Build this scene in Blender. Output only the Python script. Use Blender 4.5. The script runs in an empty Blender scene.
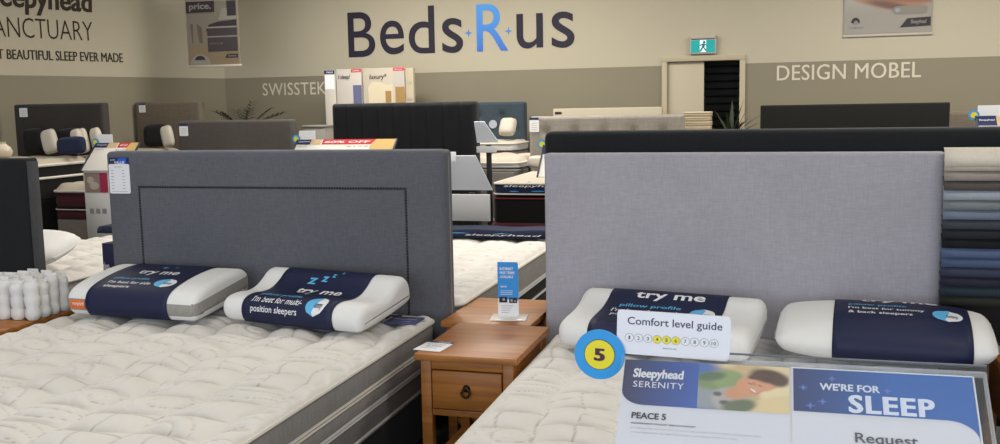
import bpy, bmesh, math, random
import numpy as np
from mathutils import Vector, Matrix
random.seed(7)
PI = math.pi
C = bpy.context.scene.collection
sc = bpy.context.scene

# ------------------------------------------------------------------ camera
FPX, PITCH, ROLL, YAW, EYE = 950.0, 0.120309731, -0.0178229960, 0.281620163, 1.5
cp, sp = math.cos(PITCH), math.sin(PITCH); cy, sy = math.cos(YAW), math.sin(YAW)
FW = Vector((-sy*cp, cy*cp, -sp)); r0 = Vector((cy, sy, 0)); u0 = r0.cross(FW)
cr, sr = math.cos(ROLL), math.sin(ROLL)
RT = cr*r0 + sr*u0; UP = -sr*r0 + cr*u0
cam = bpy.data.cameras.new('camera'); cam.sensor_width = 36; cam.lens = 36*FPX/1000
cam.clip_start = 0.05
co = bpy.data.objects.new('camera', cam); C.objects.link(co)
M = Matrix((RT, UP, -FW)).transposed().to_4x4(); M.translation = Vector((0, 0, EYE))
co.matrix_world = M; sc.camera = co

def ray(x, y): return RT*((x-500)/FPX) + UP*((222-y)/FPX) + FW
def PY(x, y, Y):                       # survey helper: photo direction met at depth Y
    d = ray(x, y); return d*(Y/d.y) + Vector((0, 0, EYE))
def PP(x, y, p, n):
    d = ray(x, y); o = Vector((0, 0, EYE)); return o + d*((p-o).dot(n)/d.dot(n))

# ------------------------------------------------------------------ materials
def lin(c):
    return tuple(((v/255)/12.92 if v/255 <= .04045 else ((v/255+.055)/1.055)**2.4) for v in c)+(1,)
MATS = {}
def mat(name, rgb, rough=.7, spec=.3, bump=0, bscale=200, var=0, vscale=8, stretch=(1,1,1), metal=0, rgb2=None, emit=0, trans=0, alpha=1, sheen=0):
    if name in MATS: return MATS[name]
    m = bpy.data.materials.new(name); m.use_nodes = True; MATS[name] = m
    nt = m.node_tree; b = nt.nodes['Principled BSDF']
    b.inputs['Base Color'].default_value = lin(rgb); b.inputs['Roughness'].default_value = rough
    b.inputs['Specular IOR Level'].default_value = spec; b.inputs['Metallic'].default_value = metal
    if sheen:
        b.inputs['Sheen Weight'].default_value = sheen; b.inputs['Sheen Roughness'].default_value = .5
    if emit:
        b.inputs['Emission Color'].default_value = lin(rgb); b.inputs['Emission Strength'].default_value = emit
    if trans: b.inputs['Transmission Weight'].default_value = trans; b.inputs['IOR'].default_value = 1.3
    if alpha < 1: b.inputs['Alpha'].default_value = alpha
    if var or bump:
        tc = nt.nodes.new('ShaderNodeTexCoord'); mp = nt.nodes.new('ShaderNodeMapping')
        mp.inputs['Scale'].default_value = stretch
        nt.links.new(tc.outputs['Object'], mp.inputs['Vector'])
    if var:
        n = nt.nodes.new('ShaderNodeTexNoise'); n.inputs['Scale'].default_value = vscale; n.inputs['Detail'].default_value = 5
        nt.links.new(mp.outputs[0], n.inputs['Vector'])
        rp = nt.nodes.new('ShaderNodeValToRGB')
        a = lin(rgb); c2 = lin(rgb2) if rgb2 else tuple(v*(1-var) for v in a[:3])+(1,)
        c1 = a if rgb2 else tuple(min(1, v*(1+var)) for v in a[:3])+(1,)
        rp.color_ramp.elements[0].position = .32; rp.color_ramp.elements[0].color = c2
        rp.color_ramp.elements[1].position = .68; rp.color_ramp.elements[1].color = c1
        nt.links.new(n.outputs['Fac'], rp.inputs['Fac']); nt.links.new(rp.outputs['Color'], b.inputs['Base Color'])
    if bump:
        n2 = nt.nodes.new('ShaderNodeTexNoise'); n2.inputs['Scale'].default_value = bscale; n2.inputs['Detail'].default_value = 3
        nt.links.new(mp.outputs[0], n2.inputs['Vector'])
        bp = nt.nodes.new('ShaderNodeBump'); bp.inputs['Strength'].default_value = bump; bp.inputs['Distance'].default_value = .004
        nt.links.new(n2.outputs['Fac'], bp.inputs['Height']); nt.links.new(bp.outputs['Normal'], b.inputs['Normal'])
    return m
def weave(name, rgb, amt=.14, sx=70, sheen=.08, var=.05):
    """linen: two stretched noises multiplied over the base colour"""
    if name in MATS: return MATS[name]
    m = bpy.data.materials.new(name); m.use_nodes = True; MATS[name] = m
    nt = m.node_tree; b = nt.nodes['Principled BSDF']; b.inputs['Roughness'].default_value = .9
    b.inputs['Specular IOR Level'].default_value = .15
    b.inputs['Sheen Weight'].default_value = sheen
    tc = nt.nodes.new('ShaderNodeTexCoord'); outs = []
    for s in ((sx*.22, sx, sx*2.2), (sx*2.4, sx, sx*.2), (3, 3, 3)):
        mp = nt.nodes.new('ShaderNodeMapping'); mp.inputs['Scale'].default_value = s
        n = nt.nodes.new('ShaderNodeTexNoise'); n.inputs['Scale'].default_value = 1; n.inputs['Detail'].default_value = 2
        nt.links.new(tc.outputs['Object'], mp.inputs['Vector']); nt.links.new(mp.outputs[0], n.inputs['Vector'])
        outs.append(n.outputs['Fac'])
    ad = nt.nodes.new('ShaderNodeMath'); ad.operation = 'ADD'
    nt.links.new(outs[0], ad.inputs[0]); nt.links.new(outs[1], ad.inputs[1])
    mr = nt.nodes.new('ShaderNodeMapRange'); mr.inputs[1].default_value = .7; mr.inputs[2].default_value = 1.3
    mr.inputs[3].default_value = 1-amt; mr.inputs[4].default_value = 1+amt
    nt.links.new(ad.outputs[0], mr.inputs[0])
    mr2 = nt.nodes.new('ShaderNodeMapRange'); mr2.inputs[1].default_value = .3; mr2.inputs[2].default_value = .7
    mr2.inputs[3].default_value = 1-var; mr2.inputs[4].default_value = 1+var
    nt.links.new(outs[2], mr2.inputs[0])
    mu = nt.nodes.new('ShaderNodeMath'); mu.operation = 'MULTIPLY'
    nt.links.new(mr.outputs[0], mu.inputs[0]); nt.links.new(mr2.outputs[0], mu.inputs[1])
    vm = nt.nodes.new('ShaderNodeVectorMath'); vm.operation = 'SCALE'; vm.inputs[0].default_value = lin(rgb)[:3]
    nt.links.new(mu.outputs[0], vm.inputs['Scale']); nt.links.new(vm.outputs[0], b.inputs['Base Color'])
    bp = nt.nodes.new('ShaderNodeBump'); bp.inputs['Strength'].default_value = .25; bp.inputs['Distance'].default_value = .002
    nt.links.new(ad.outputs[0], bp.inputs['Height']); nt.links.new(bp.outputs['Normal'], b.inputs['Normal'])
    return m
def gradient(name, c1, c2, axis=0, lo=-.1, hi=.1, rough=.4):
    if name in MATS: return MATS[name]
    m = bpy.data.materials.new(name); m.use_nodes = True; MATS[name] = m
    nt = m.node_tree; b = nt.nodes['Principled BSDF']; b.inputs['Roughness'].default_value = rough
    tc = nt.nodes.new('ShaderNodeTexCoord'); s = nt.nodes.new('ShaderNodeSeparateXYZ')
    nt.links.new(tc.outputs['Object'], s.inputs[0])
    mr = nt.nodes.new('ShaderNodeMapRange'); mr.inputs[1].default_value = lo; mr.inputs[2].default_value = hi
    nt.links.new(s.outputs[axis], mr.inputs[0])
    rp = nt.nodes.new('ShaderNodeValToRGB'); rp.color_ramp.elements[0].color = lin(c1); rp.color_ramp.elements[1].color = lin(c2)
    nt.links.new(mr.outputs[0], rp.inputs[0]); nt.links.new(rp.outputs[0], b.inputs['Base Color'])
    return m

# ------------------------------------------------------------------ mesh builder
class MB:
    def __init__(s): s.v = []; s.f = []; s.m = []
    def add(s, vs, fs, mi=0):
        n = len(s.v); s.v += [tuple(p) for p in vs]
        for f in fs: s.f.append(tuple(i+n for i in f)); s.m.append(mi)
        return s
    def rbox(s, x0, x1, y0, y1, z0, z1, r=.004, seg=2, mi=0, xf=None):
        bm = bmesh.new(); bmesh.ops.create_cube(bm, size=1)
        for v in bm.verts:
            v.co = Vector(((x0+x1)/2+v.co.x*(x1-x0), (y0+y1)/2+v.co.y*(y1-y0), (z0+z1)/2+v.co.z*(z1-z0)))
        r = min(r, .49*min(x1-x0, y1-y0, z1-z0))
        if r > 0: bmesh.ops.bevel(bm, geom=bm.edges[:], offset=r, segments=seg, profile=.5, affect='EDGES')
        bm.verts.ensure_lookup_table(); bm.verts.index_update()
        vs = [v.co.copy() for v in bm.verts]
        if xf: vs = [xf(v) for v in vs]
        s.add(vs, [[v.index for v in f.verts] for f in bm.faces], mi); bm.free(); return s
    def tube(s, pts, r, n=8, mi=0, closed=False):
        pts = [Vector(p) for p in pts]; k = len(pts); rings = []
        for i, p in enumerate(pts):
            a = pts[(i-1) % k] if (closed or i) else p; b = pts[(i+1) % k] if (closed or i < k-1) else p
            t = (b-a).normalized(); ref = Vector((0, 0, 1)) if abs(t.z) < .9 else Vector((1, 0, 0))
            x = t.cross(ref).normalized(); y = t.cross(x)
            rr = r[i] if isinstance(r, (list, tuple)) else r
            rings.append([p+(x*math.cos(2*PI*j/n)+y*math.sin(2*PI*j/n))*rr for j in range(n)])
        vs = [q for R in rings for q in R]; fs = []
        for i in range(k if closed else k-1):
            for j in range(n):
                a = i*n+j; b = i*n+(j+1) % n; c = ((i+1) % k)*n+(j+1) % n; d = ((i+1) % k)*n+j
                fs.append((a, d, c, b))
        if not closed: fs += [tuple(range(n)), tuple((k-1)*n+j for j in reversed(range(n)))]
        return s.add(vs, fs, mi)
    def lathe(s, prof, c=(0, 0, 0), n=20, mi=0, axis='z'):
        vs = []; fs = []
        for r, z in prof:
            for j in range(n):
                a = 2*PI*j/n; p = (r*math.cos(a), r*math.sin(a), z)
                if axis == 'y': p = (p[0], p[2], p[1])
                vs.append((c[0]+p[0], c[1]+p[1], c[2]+p[2]))
        for i in range(len(prof)-1):
            for j in range(n):
                fs.append((i*n+j, i*n+(j+1) % n, (i+1)*n+(j+1) % n, (i+1)*n+j))
        fs += [tuple(reversed(range(n))), tuple((len(prof)-1)*n+j for j in range(n))]
        return s.add(vs, fs, mi)
    def quad(s, a, b, c, d, mi=0): return s.add([a, b, c, d], [(0, 1, 2, 3)], mi)
    def poly(s, pts, mi=0): return s.add(pts, [tuple(range(len(pts)))], mi)
    def build(s, name, mats, parent=None, smooth=True, loc=None, angle=40):
        me = bpy.data.meshes.new(name); me.from_pydata(s.v, [], s.f)
        if not isinstance(mats, (list, tuple)): mats = [mats]
        for m in mats: me.materials.append(m)
        if any(s.m): me.polygons.foreach_set('material_index', s.m)
        bm = bmesh.new(); bm.from_mesh(me); bmesh.ops.recalc_face_normals(bm, faces=bm.faces)
        if smooth:
            for f in bm.faces: f.smooth = True
            for e in bm.edges:
                if len(e.link_faces) == 2 and e.calc_face_angle(0) > math.radians(angle): e.smooth = False
        bm.to_mesh(me); bm.free(); me.update()
        o = bpy.data.objects.new(name, me); C.objects.link(o)
        if parent: o.parent = parent
        if loc: o.location = loc
        return o
def flat(name, polys, mats, parent, smooth=False):
    """polys: list of (verts, faces, material index): print, kept facing as written"""
    me = bpy.data.meshes.new(name); v = []; f = []; mi = []
    for vs, fs, k in polys:
        n = len(v); v += [tuple(p) for p in vs]
        for q in fs: f.append(tuple(i+n for i in q)); mi.append(k)
    me.from_pydata(v, [], f)
    for m in (mats if isinstance(mats, (list, tuple)) else [mats]): me.materials.append(m)
    me.polygons.foreach_set('material_index', mi); me.update()
    o = bpy.data.objects.new(name, me); C.objects.link(o); o.parent = parent; return o
def letters(name, polys, m, parent):
    """one part per letter: connected pieces of the lettering"""
    for vs, fs, k in polys:
        par = list(range(len(vs)))
        def find(a):
            while par[a] != a: par[a] = par[par[a]]; a = par[a]
            return a
        for f in fs:
            for q in f[1:]: par[find(q)] = find(f[0])
        groups = {}
        for f in fs: groups.setdefault(find(f[0]), []).append(f)
        for g in groups.values():
            ids = sorted({q for f in g for q in f}); ix = {q: i for i, q in enumerate(ids)}
            flat(name, [([vs[q] for q in ids], [tuple(ix[q] for q in f) for f in g], 0)], m, parent)
def tag(o, label, cat, group=None, kind=None):
    if label: o['label'] = label
    if cat: o['category'] = cat
    if group: o['group'] = group
    if kind: o['kind'] = kind
    return o
def thing(name, label, cat, loc=(0, 0, 0), rz=0, group=None, rx=0):
    o = bpy.data.objects.new(name, None); o.empty_display_size = .1; C.objects.link(o)
    o.location = loc; o.rotation_euler = (rx, 0, rz); return tag(o, label, cat, group)
def struct(name, mb, m, **k): return tag(mb.build(name, m, **k), None, None, kind='structure')
def copy_tree(o, parent=None):
    c = o.copy(); C.objects.link(c)
    if parent: c.parent = parent
    for ch in o.children: copy_tree(ch, c)
    return c

# ------------------------------------------------------------------ lettering
_cache = {}
def glyphs(s, bold=0, shear=0, res=4, sp=1.0):
    k = (s, bold, shear, res, sp)
    if k in _cache: return _cache[k]
    cu = bpy.data.curves.new('lettering', 'FONT'); cu.body = s; cu.size = 1; cu.offset = bold; cu.shear = shear
    cu.resolution_u = res; cu.space_character = sp
    o = bpy.data.objects.new('lettering', cu); C.objects.link(o)
    dg = bpy.context.evaluated_depsgraph_get(); me = o.evaluated_get(dg).to_mesh()
    v = np.array([tuple(p.co)[:2] for p in me.vertices]); f = [tuple(p.vertices) for p in me.polygons]
    bpy.data.objects.remove(o); bpy.data.curves.remove(cu)
    _cache[k] = (v, f); return v, f
def txt(s, box, fn, mi=0, bold=0, shear=0, reps=0, step=.012, res=3, keep=False, split=0, sp=1.0):
    """text s fitted to box (u0,v0,u1,v1), mapped by fn(u,v)->xyz; returns polys"""
    v, f = glyphs(s, bold, shear, res, sp)
    lo, hi = v.min(0), v.max(0); u0, v0, u1, v1 = box
    su, sv = (u1-u0)/(hi[0]-lo[0]), (v1-v0)/(hi[1]-lo[1])
    if keep: su = sv
    out = []
    cu, cv, e_ = (u0+u1)/2, (v0+v1)/2, 1e-4
    c_ = Vector(fn(cu, cv)); nv = (Vector(fn(cu+e_, cv))-c_).cross(Vector(fn(cu, cv+e_))-c_).normalized()*.00012
    for i in range(-reps, reps+1):
        w = [Vector(fn(u0+(p[0]-lo[0]+i*step)*su, v0+(p[1]-lo[1])*sv))+nv*(i+reps) for p in v]
        out.append((w, f, mi))
    return out
def shape(pts, fn, mi=0): return ([fn(a, b) for a, b in pts], [tuple(range(len(pts)))], mi)
def rect(u0, v0, u1, v1): return [(u0, v0), (u1, v0), (u1, v1), (u0, v1)]
def gridrect(u0, v0, u1, v1, n, fn, mi=0):
    vs = [fn(u0+(u1-u0)*i/n, v0+(v1-v0)*j/n) for j in range(n+1) for i in range(n+1)]
    return (vs, [(j*(n+1)+i, j*(n+1)+i+1, (j+1)*(n+1)+i+1, (j+1)*(n+1)+i) for j in range(n) for i in range(n)], mi)
def disc(cu, cv, ru, rv=None, n=28, a0=0, a1=2*PI):
    rv = rv or ru; return [(cu+ru*math.cos(a0+(a1-a0)*i/n), cv+rv*math.sin(a0+(a1-a0)*i/n)) for i in range(n if a1-a0 >= 2*PI-.01 else n+1)]
def rrect(u0, v0, u1, v1, r, n=6):
    o = []
    for cx, cy_, a in ((u1-r, v0+r, -PI/2), (u1-r, v1-r, 0), (u0+r, v1-r, PI/2), (u0+r, v0+r, PI)):
        o += [(cx+r*math.cos(a+PI/2*i/n), cy_+r*math.sin(a+PI/2*i/n)) for i in range(n+1)]
    return o
def star4(cu, cv, r):
    return [(cu+(r if i % 2 == 0 else r*.3)*math.cos(PI/4*i), cv+(r if i % 2 == 0 else r*.3)*math.sin(PI/4*i)) for i in range(8)]
def slab(mb, pts, y0, y1, mi=0):
    """extrude outline (x,z) between y0 and y1"""
    n = len(pts); vs = [(a, y0, b) for a, b in pts]+[(a, y1, b) for a, b in pts]
    fs = [tuple(range(n)), tuple(reversed(range(n, 2*n)))]+[(i, i+n, (i+1) % n+n, (i+1) % n) for i in range(n)]
    return mb.add(vs, fs, mi)

# ------------------------------------------------------------------ palette
WHITE = mat('white card', (226, 226, 228), .5); WHITEP = mat('white paint', (214, 208, 192), .6)
NAVY = mat('navy print', (36, 44, 86), .55); INK = mat('black ink', (38, 36, 44), .6)
BLUEP = mat('bright blue print', (52, 140, 214), .5); YEL = mat('yellow print', (232, 216, 56), .5)
RED = mat('red print', (196, 44, 52), .5); GREYINK = mat('grey ink', (150, 150, 156), .6)
GOLD = mat('gold print', (206, 172, 106), .5); LBLUE = mat('light blue print', (96, 178, 226), .5)
LETTER = mat('dark wall lettering', (36, 32, 48), .6); LETBLUE = gradient('blue wall lettering', (48, 96, 190), (70, 150, 226), 2, 2.05, 2.6, .6)
PALE = mat('pale wall lettering', (205, 196, 178), .7); BROWNINK = mat('brown black lettering', (52, 42, 34), .7)
FOAM = mat('white pillow knit', (224, 223, 221), .85, bump=.35, bscale=260, sheen=.2)
GUSSET = weave('grey gusset mesh', (150, 146, 140), .12, 160)
SLEEVE = mat('navy paper sleeve', (29, 34, 64), .55)
ORANGE = mat('orange label', (232, 112, 40), .6)
HB_BLUE = weave('slate linen', (92, 93, 100), .13, 120)
HB_GREY = weave('pale grey linen', (160, 157, 165), .09, 130)
HB_DARK = weave('black felt', (31, 33, 35), .08, 60)
HB_CHAR = weave('charcoal fabric', (58, 55, 52), .1, 60); HB_TAUPE = weave('taupe fabric', (104, 94, 82), .12, 60)
HB_C = weave('dark grey fabric', (76, 72, 70), .1, 60); HB_CHAN = weave('black velvet', (33, 34, 36), .06, 60)
HB_TEAL = weave('dark teal velvet', (58, 70, 78), .1, 60); HB_LG = weave('warm light grey fabric', (140, 134, 126), .12, 60)
HB_FAR = weave('black bouclé', (34, 35, 37), .1, 60); HB_FARSIDE = weave('charcoal side fabric', (66, 67, 70), .1, 60)
TICK = None
SIDEG = weave('grey mattress border', (138, 135, 132), .12, 90); SIDED = weave('dark mattress border', (110, 107, 105), .12, 90)
PIPE = mat('cream piping', (205, 200, 190), .7); PIPES = mat('silver piping', (190, 188, 186), .6)
BASEB = weave('black base fabric', (17, 16, 17), .1, 70); BLACKP = mat('black plastic', (26, 26, 28), .5)
MAROON = weave('maroon base fabric', (74, 34, 40), .1, 70); NAVYF = weave('navy fabric', (36, 42, 66), .1, 70)
CREAMF = mat('cream fabric', (176, 167, 152), .85, bump=.3, bscale=60)
def woodmat():
    m = mat('honey pine', (176, 116, 62), .42, .4); nt = m.node_tree; b = nt.nodes['Principled BSDF']
    tc = nt.nodes.new('ShaderNodeTexCoord'); mp = nt.nodes.new('ShaderNodeMapping'); mp.inputs['Scale'].default_value = (2.2, 26, 26)
    n = nt.nodes.new('ShaderNodeTexNoise'); n.inputs['Scale'].default_value = 1.6; n.inputs['Detail'].default_value = 6; n.inputs['Distortion'].default_value = .6
    rp = nt.nodes.new('ShaderNodeValToRGB'); rp.color_ramp.elements[0].position = .3; rp.color_ramp.elements[1].position = .75
    rp.color_ramp.elements[0].color = lin((142, 86, 36)); rp.color_ramp.elements[1].color = lin((176, 116, 54))
    nt.links.new(tc.outputs['Object'], mp.inputs[0]); nt.links.new(mp.outputs[0], n.inputs['Vector'])
    nt.links.new(n.outputs['Fac'], rp.inputs[0]); nt.links.new(rp.outputs[0], b.inputs['Base Color']); return m
WOOD = woodmat(); BRONZE = mat('dark bronze', (48, 38, 30), .4, metal=.8)
ACRYL = mat('clear acrylic', (235, 238, 240), .04, .5, alpha=.05)
FROST = mat('frosted acrylic', (206, 210, 218), .35, .5)
EDGE = mat('bright acrylic edge', (225, 228, 230), .15, .6)

# ------------------------------------------------------------------ room
BACKY = 10.0; CORN = Vector((-6.24, 10.0, 0)); WD = Vector((.37, .93, 0)).normalized(); WN = Vector((WD.y, -WD.x, 0))
CEIL = 3.3
def wallmat():
    m = mat('two-tone wall paint', (180, 172, 152), .85, .2, bump=.08, bscale=180); nt = m.node_tree; b = nt.nodes['Principled BSDF']
    g = nt.nodes.new('ShaderNodeNewGeometry'); s = nt.nodes.new('ShaderNodeSeparateXYZ')
    nt.links.new(g.outputs['Position'], s.inputs[0])
    gt = nt.nodes.new('ShaderNodeMath'); gt.operation = 'GREATER_THAN'; gt.inputs[1].default_value = 1.893
    nt.links.new(s.outputs['Z'], gt.inputs[0])
    mx = nt.nodes.new('ShaderNodeMix'); mx.data_type = 'RGBA'
    mx.inputs['A'].default_value = lin((134, 127, 109)); mx.inputs['B'].default_value = lin((180, 172, 152))
    nt.links.new(gt.outputs[0], mx.inputs['Factor']); nt.links.new(mx.outputs['Result'], b.inputs['Base Color']); return m
WALL = wallmat()
d0 = PY(662, 57, BACKY); d1 = PY(746, 54, BACKY)
DX0, DX1, DZ = -1.124, -.29, 1.985
mb = MB()
for x0, x1, z0, z1 in ((-6.24, DX0, 0, CEIL), (DX1, 5.2, 0, CEIL), (DX0, DX1, DZ, CEIL)):
    mb.rbox(x0, x1, BACKY, BACKY+.12, z0, z1, 0)
struct('wall_back', mb, WALL, smooth=False)
E1 = CORN - WD*16
n2 = WN*-.12
mb = MB(); mb.add([(*CORN.xy, 0), (*E1.xy, 0), (*E1.xy, CEIL), (*CORN.xy, CEIL), (*(CORN+n2).xy, 0), (*(E1+n2).xy, 0), (*(E1+n2).xy, CEIL), (*(CORN+n2).xy, CEIL)],
       [(0, 1, 2, 3), (7, 6, 5, 4), (0, 4, 5, 1), (3, 2, 6, 7), (1, 5, 6, 2), (0, 3, 7, 4)])
struct('wall_left', mb, WALL, smooth=False)
struct('wall_right', MB().rbox(5.2, 5.32, -4.2, BACKY+.12, 0, CEIL, 0), WALL, smooth=False)
# shopfront wall behind the photographer: glazed opening
mb = MB()
for x0, x1, z0, z1 in ((-12.2, -7, 0, CEIL), (4.4, 5.2, 0, CEIL), (-7, 4.4, 0, .35), (-7, 4.4, 2.7, CEIL)):
    mb.rbox(x0, x1, -4.2, -4.08, z0, z1, 0)
struct('wall_front', mb, WALL, smooth=False)
FLOOR = mat('charcoal carpet', (70, 68, 66), .95, .1, bump=.5, bscale=300, var=.15, vscale=60)
struct('floor', MB().rbox(-12.4, 5.4, -4.3, 13, -.1, 0, 0), FLOOR, smooth=False)
struct('ceiling', MB().rbox(-12.4, 5.4, -4.3, 13, CEIL, CEIL+.1, 0), mat('ceiling tile', (205, 203, 196), .9), smooth=False)
# door frame, leaf and stock room behind
mb = MB(); FR = .055
for x0, x1, z0, z1 in ((DX0, DX0+FR, 0, DZ-FR), (DX1-FR, DX1, 0, DZ-FR), (DX0, DX1, DZ-FR, DZ)):
    mb.rbox(x0, x1, BACKY-.025, BACKY+.14, z0, z1, .004)
struct('trim_1', mb, mat('door frame paint', (176, 165, 140), .55))
mb = MB().rbox(DX0+FR, -.70, BACKY+.02, BACKY+.06, .01, DZ-FR-.004, .003)
dl = struct('door_1', mb, mat('door leaf paint', (180, 170, 148), .5))
MB().rbox(-.70-.07, -.70-.045, BACKY-.02, BACKY+.02, .95, 1.1, .004).build('door_handle', mat('steel', (150, 150, 150), .3, metal=1), dl)
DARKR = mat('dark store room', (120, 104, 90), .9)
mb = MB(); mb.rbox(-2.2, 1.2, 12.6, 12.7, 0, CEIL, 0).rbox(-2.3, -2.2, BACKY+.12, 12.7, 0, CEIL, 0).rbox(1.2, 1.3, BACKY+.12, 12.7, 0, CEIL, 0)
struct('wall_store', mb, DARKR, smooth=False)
t = thing('roller_shutter', 'dark slatted roller shutter in the store room behind the open door', 'shutter', (-.55, 11.2, 0))
mb = MB()
for k in range(26): mb.rbox(-.42, .42, -.02, .02, .05+k*.085, .05+k*.085+.08, .014, 2)
mb.build('slat_curtain', mat('dark shutter', (92, 88, 84), .5), t)
mb = MB(); mb.rbox(-.5, -.42, -.05, .05, 0, 2.4, .004).rbox(.42, .5, -.05, .05, 0, 2.4, .004); mb.build('guide_rail', BLACKP, t)
struct('baseboard_back', MB().rbox(-6.2, DX0, BACKY-.015, BACKY, 0, .1, .003).rbox(DX1, 5.2, BACKY-.015, BACKY, 0, .1, .003), WHITEP)

# ------------------------------------------------------------------ wall lettering
yw = BACKY-.004
def wf(u, v): return (u, yw, v)
def wbox(x0, yt, x1, yb):
    xm, ym = (x0+x1)/2, (yt+yb)/2
    return (PY(x0, ym, yw).x, PY(xm, yb, yw).z, PY(x1, ym, yw).x, PY(xm, yt, yw).z)
t = thing('wall_sign', 'large dark and blue shop name in lettering with stars high on the back wall', 'sign', (0, 0, 0))
pol = []
for ch, bx in (('B', (348, 12, 375, 57)), ('e', (380, 20.5, 404, 54.5)), ('d', (408.5, 6, 434.5, 53.5)), ('s', (442, 18, 463, 53)), ('u', (516.5, 13.5, 543, 48.5)), ('s', (551.5, 11.5, 574.5, 47.8))):
    pol += txt(ch, wbox(*bx), wf, bold=.004, res=8)
letters('letter', pol, LETTER, t)
flat('blue_letter', txt('R', wbox(476.5, 3.8, 508, 51), wf, bold=.004, res=8), LETBLUE, t)
pol = []
for px, py in ((468.5, 33), (508.5, 31)):
    p = PY(px, py, yw); flat('star', [shape(star4(p.x, p.z, .045), wf)], LETBLUE, t)
t = thing('wall_sign', 'pale capital lettering SWISSTEK on the grey band of the back wall', 'sign')
letters('letter', txt('SWISSTEK', wbox(262.5, 82.5, 326, 95), wf, bold=.004, sp=1.05), PALE, t)
t = thing('wall_sign', 'pale capital lettering DESIGN MOBEL on the grey band right of the door', 'sign')
letters('letter', txt('DESIGN MOBEL', wbox(777, 63.5, 921, 79), wf, bold=0, reps=1, step=.008, sp=1.03), PALE, t)
# left wall brand lettering
t = thing('wall_sign', 'brown lettering SANCTUARY with a slogan below high on the left wall', 'sign', CORN+WN*.004, math.atan2(WD.y, WD.x))
# local x runs along the wall towards the corner, z up
def lw(px, py):
    p = PP(px, py, CORN+WN*.004, WN); return ((p-CORN).dot(WD), p.z)
def lbox(x0, yt, x1, yb):
    xm, ym = (x0+x1)/2, (yt+yb)/2; return (lw(x0, ym)[0], lw(xm, yb)[1], lw(x1, ym)[0], lw(xm, yt)[1])
def lf(u, v): return (u, 0, v)
flat('brand_letters', txt('Sleepyhead', lbox(-18, -13.5, 92, 15.5), lf, bold=.02, reps=1, step=.014, shear=.06), BROWNINK, t)
letters('range_letter', txt('SANCTUARY', lbox(-16, 18.5, 92.5, 38.5), lf, bold=-.01, sp=.98), BROWNINK, t)
letters('slogan_letter', txt('THE MOST BEAUTIFUL SLEEP EVER MADE', lbox(-45, 50.3, 122.5, 60), lf, bold=0, reps=2, step=.014 ), BROWNINK, t)
# exit sign
a = PY(691, 40.5, BACKY-.05); b = PY(715, 52, BACKY-.05)
t = thing('exit_sign', 'green and white emergency exit sign on the wall above the door', 'sign', ((a.x+b.x)/2, BACKY, b.z))
w, h = (b.x-a.x), (a.z-b.z)
MB().rbox(-w/2-.012, w/2+.012, -.05, 0, -.015, h+.012, .006).build('housing', mat('grey plastic', (176, 168, 156), .5), t)
MB().rbox(-w/2-.008, w/2+.008, -.07, 0, h+.012, h+.05, .008).build('top_cover', mat('grey plastic', (176, 168, 156), .5), t)
fx = lambda u, v: (u, -.052, v); fx2 = lambda u, v: (u, -.054, v)
flat('sign_face', [shape(rect(-w/2, 0, w/2, h), fx)], mat('lit exit green', (18, 150, 150), .4, emit=.3), t)
flat('white_panel', [shape(rect(-w*.13, .004, w*.13, h-.002), fx2)], mat('lit exit white', (215, 232, 232), .4, emit=.45), t)
EG = mat('exit figure green', (24, 120, 116), .5)
fx3 = lambda u, v: (u, -.056, v)
flat('running_figure', [shape(disc(.012, h*.82, .013), fx3), shape([(-.012, h*.4), (.014, h*.36), (.022, h*.7), (-.004, h*.72)], fx3), shape([(-.012, h*.42), (.004, h*.4), (-.018, h*.06), (-.034, h*.1)], fx3),
      shape([(.002, h*.4), (.016, h*.38), (.034, h*.2), (.026, h*.1)], fx3), shape([(.016, h*.7), (.022, h*.6), (.042, h*.5), (.044, h*.58)], fx3), shape([(-.004, h*.72), (.0, h*.62), (-.03, h*.52), (-.034, h*.6)], fx3)], EG, t)

# posters on the walls
def poster(name, label, px0, px1, pyt, pyb, Y):
    a = PY(px0, pyb, Y); b = PY(px1, pyb, Y); z1 = PY((px0+px1)/2, pyt, Y).z; z0 = (a.z+b.z)/2
    t = thing(name, label, 'poster', (a.x, Y, z0)); return t, b.x-a.x, z1-z0
t, w, h = poster('bed_poster', 'tall hanging sale poster of a dark bed near the wall corner', 188.6, 240.5, -28, 66, 8.75)
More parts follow.
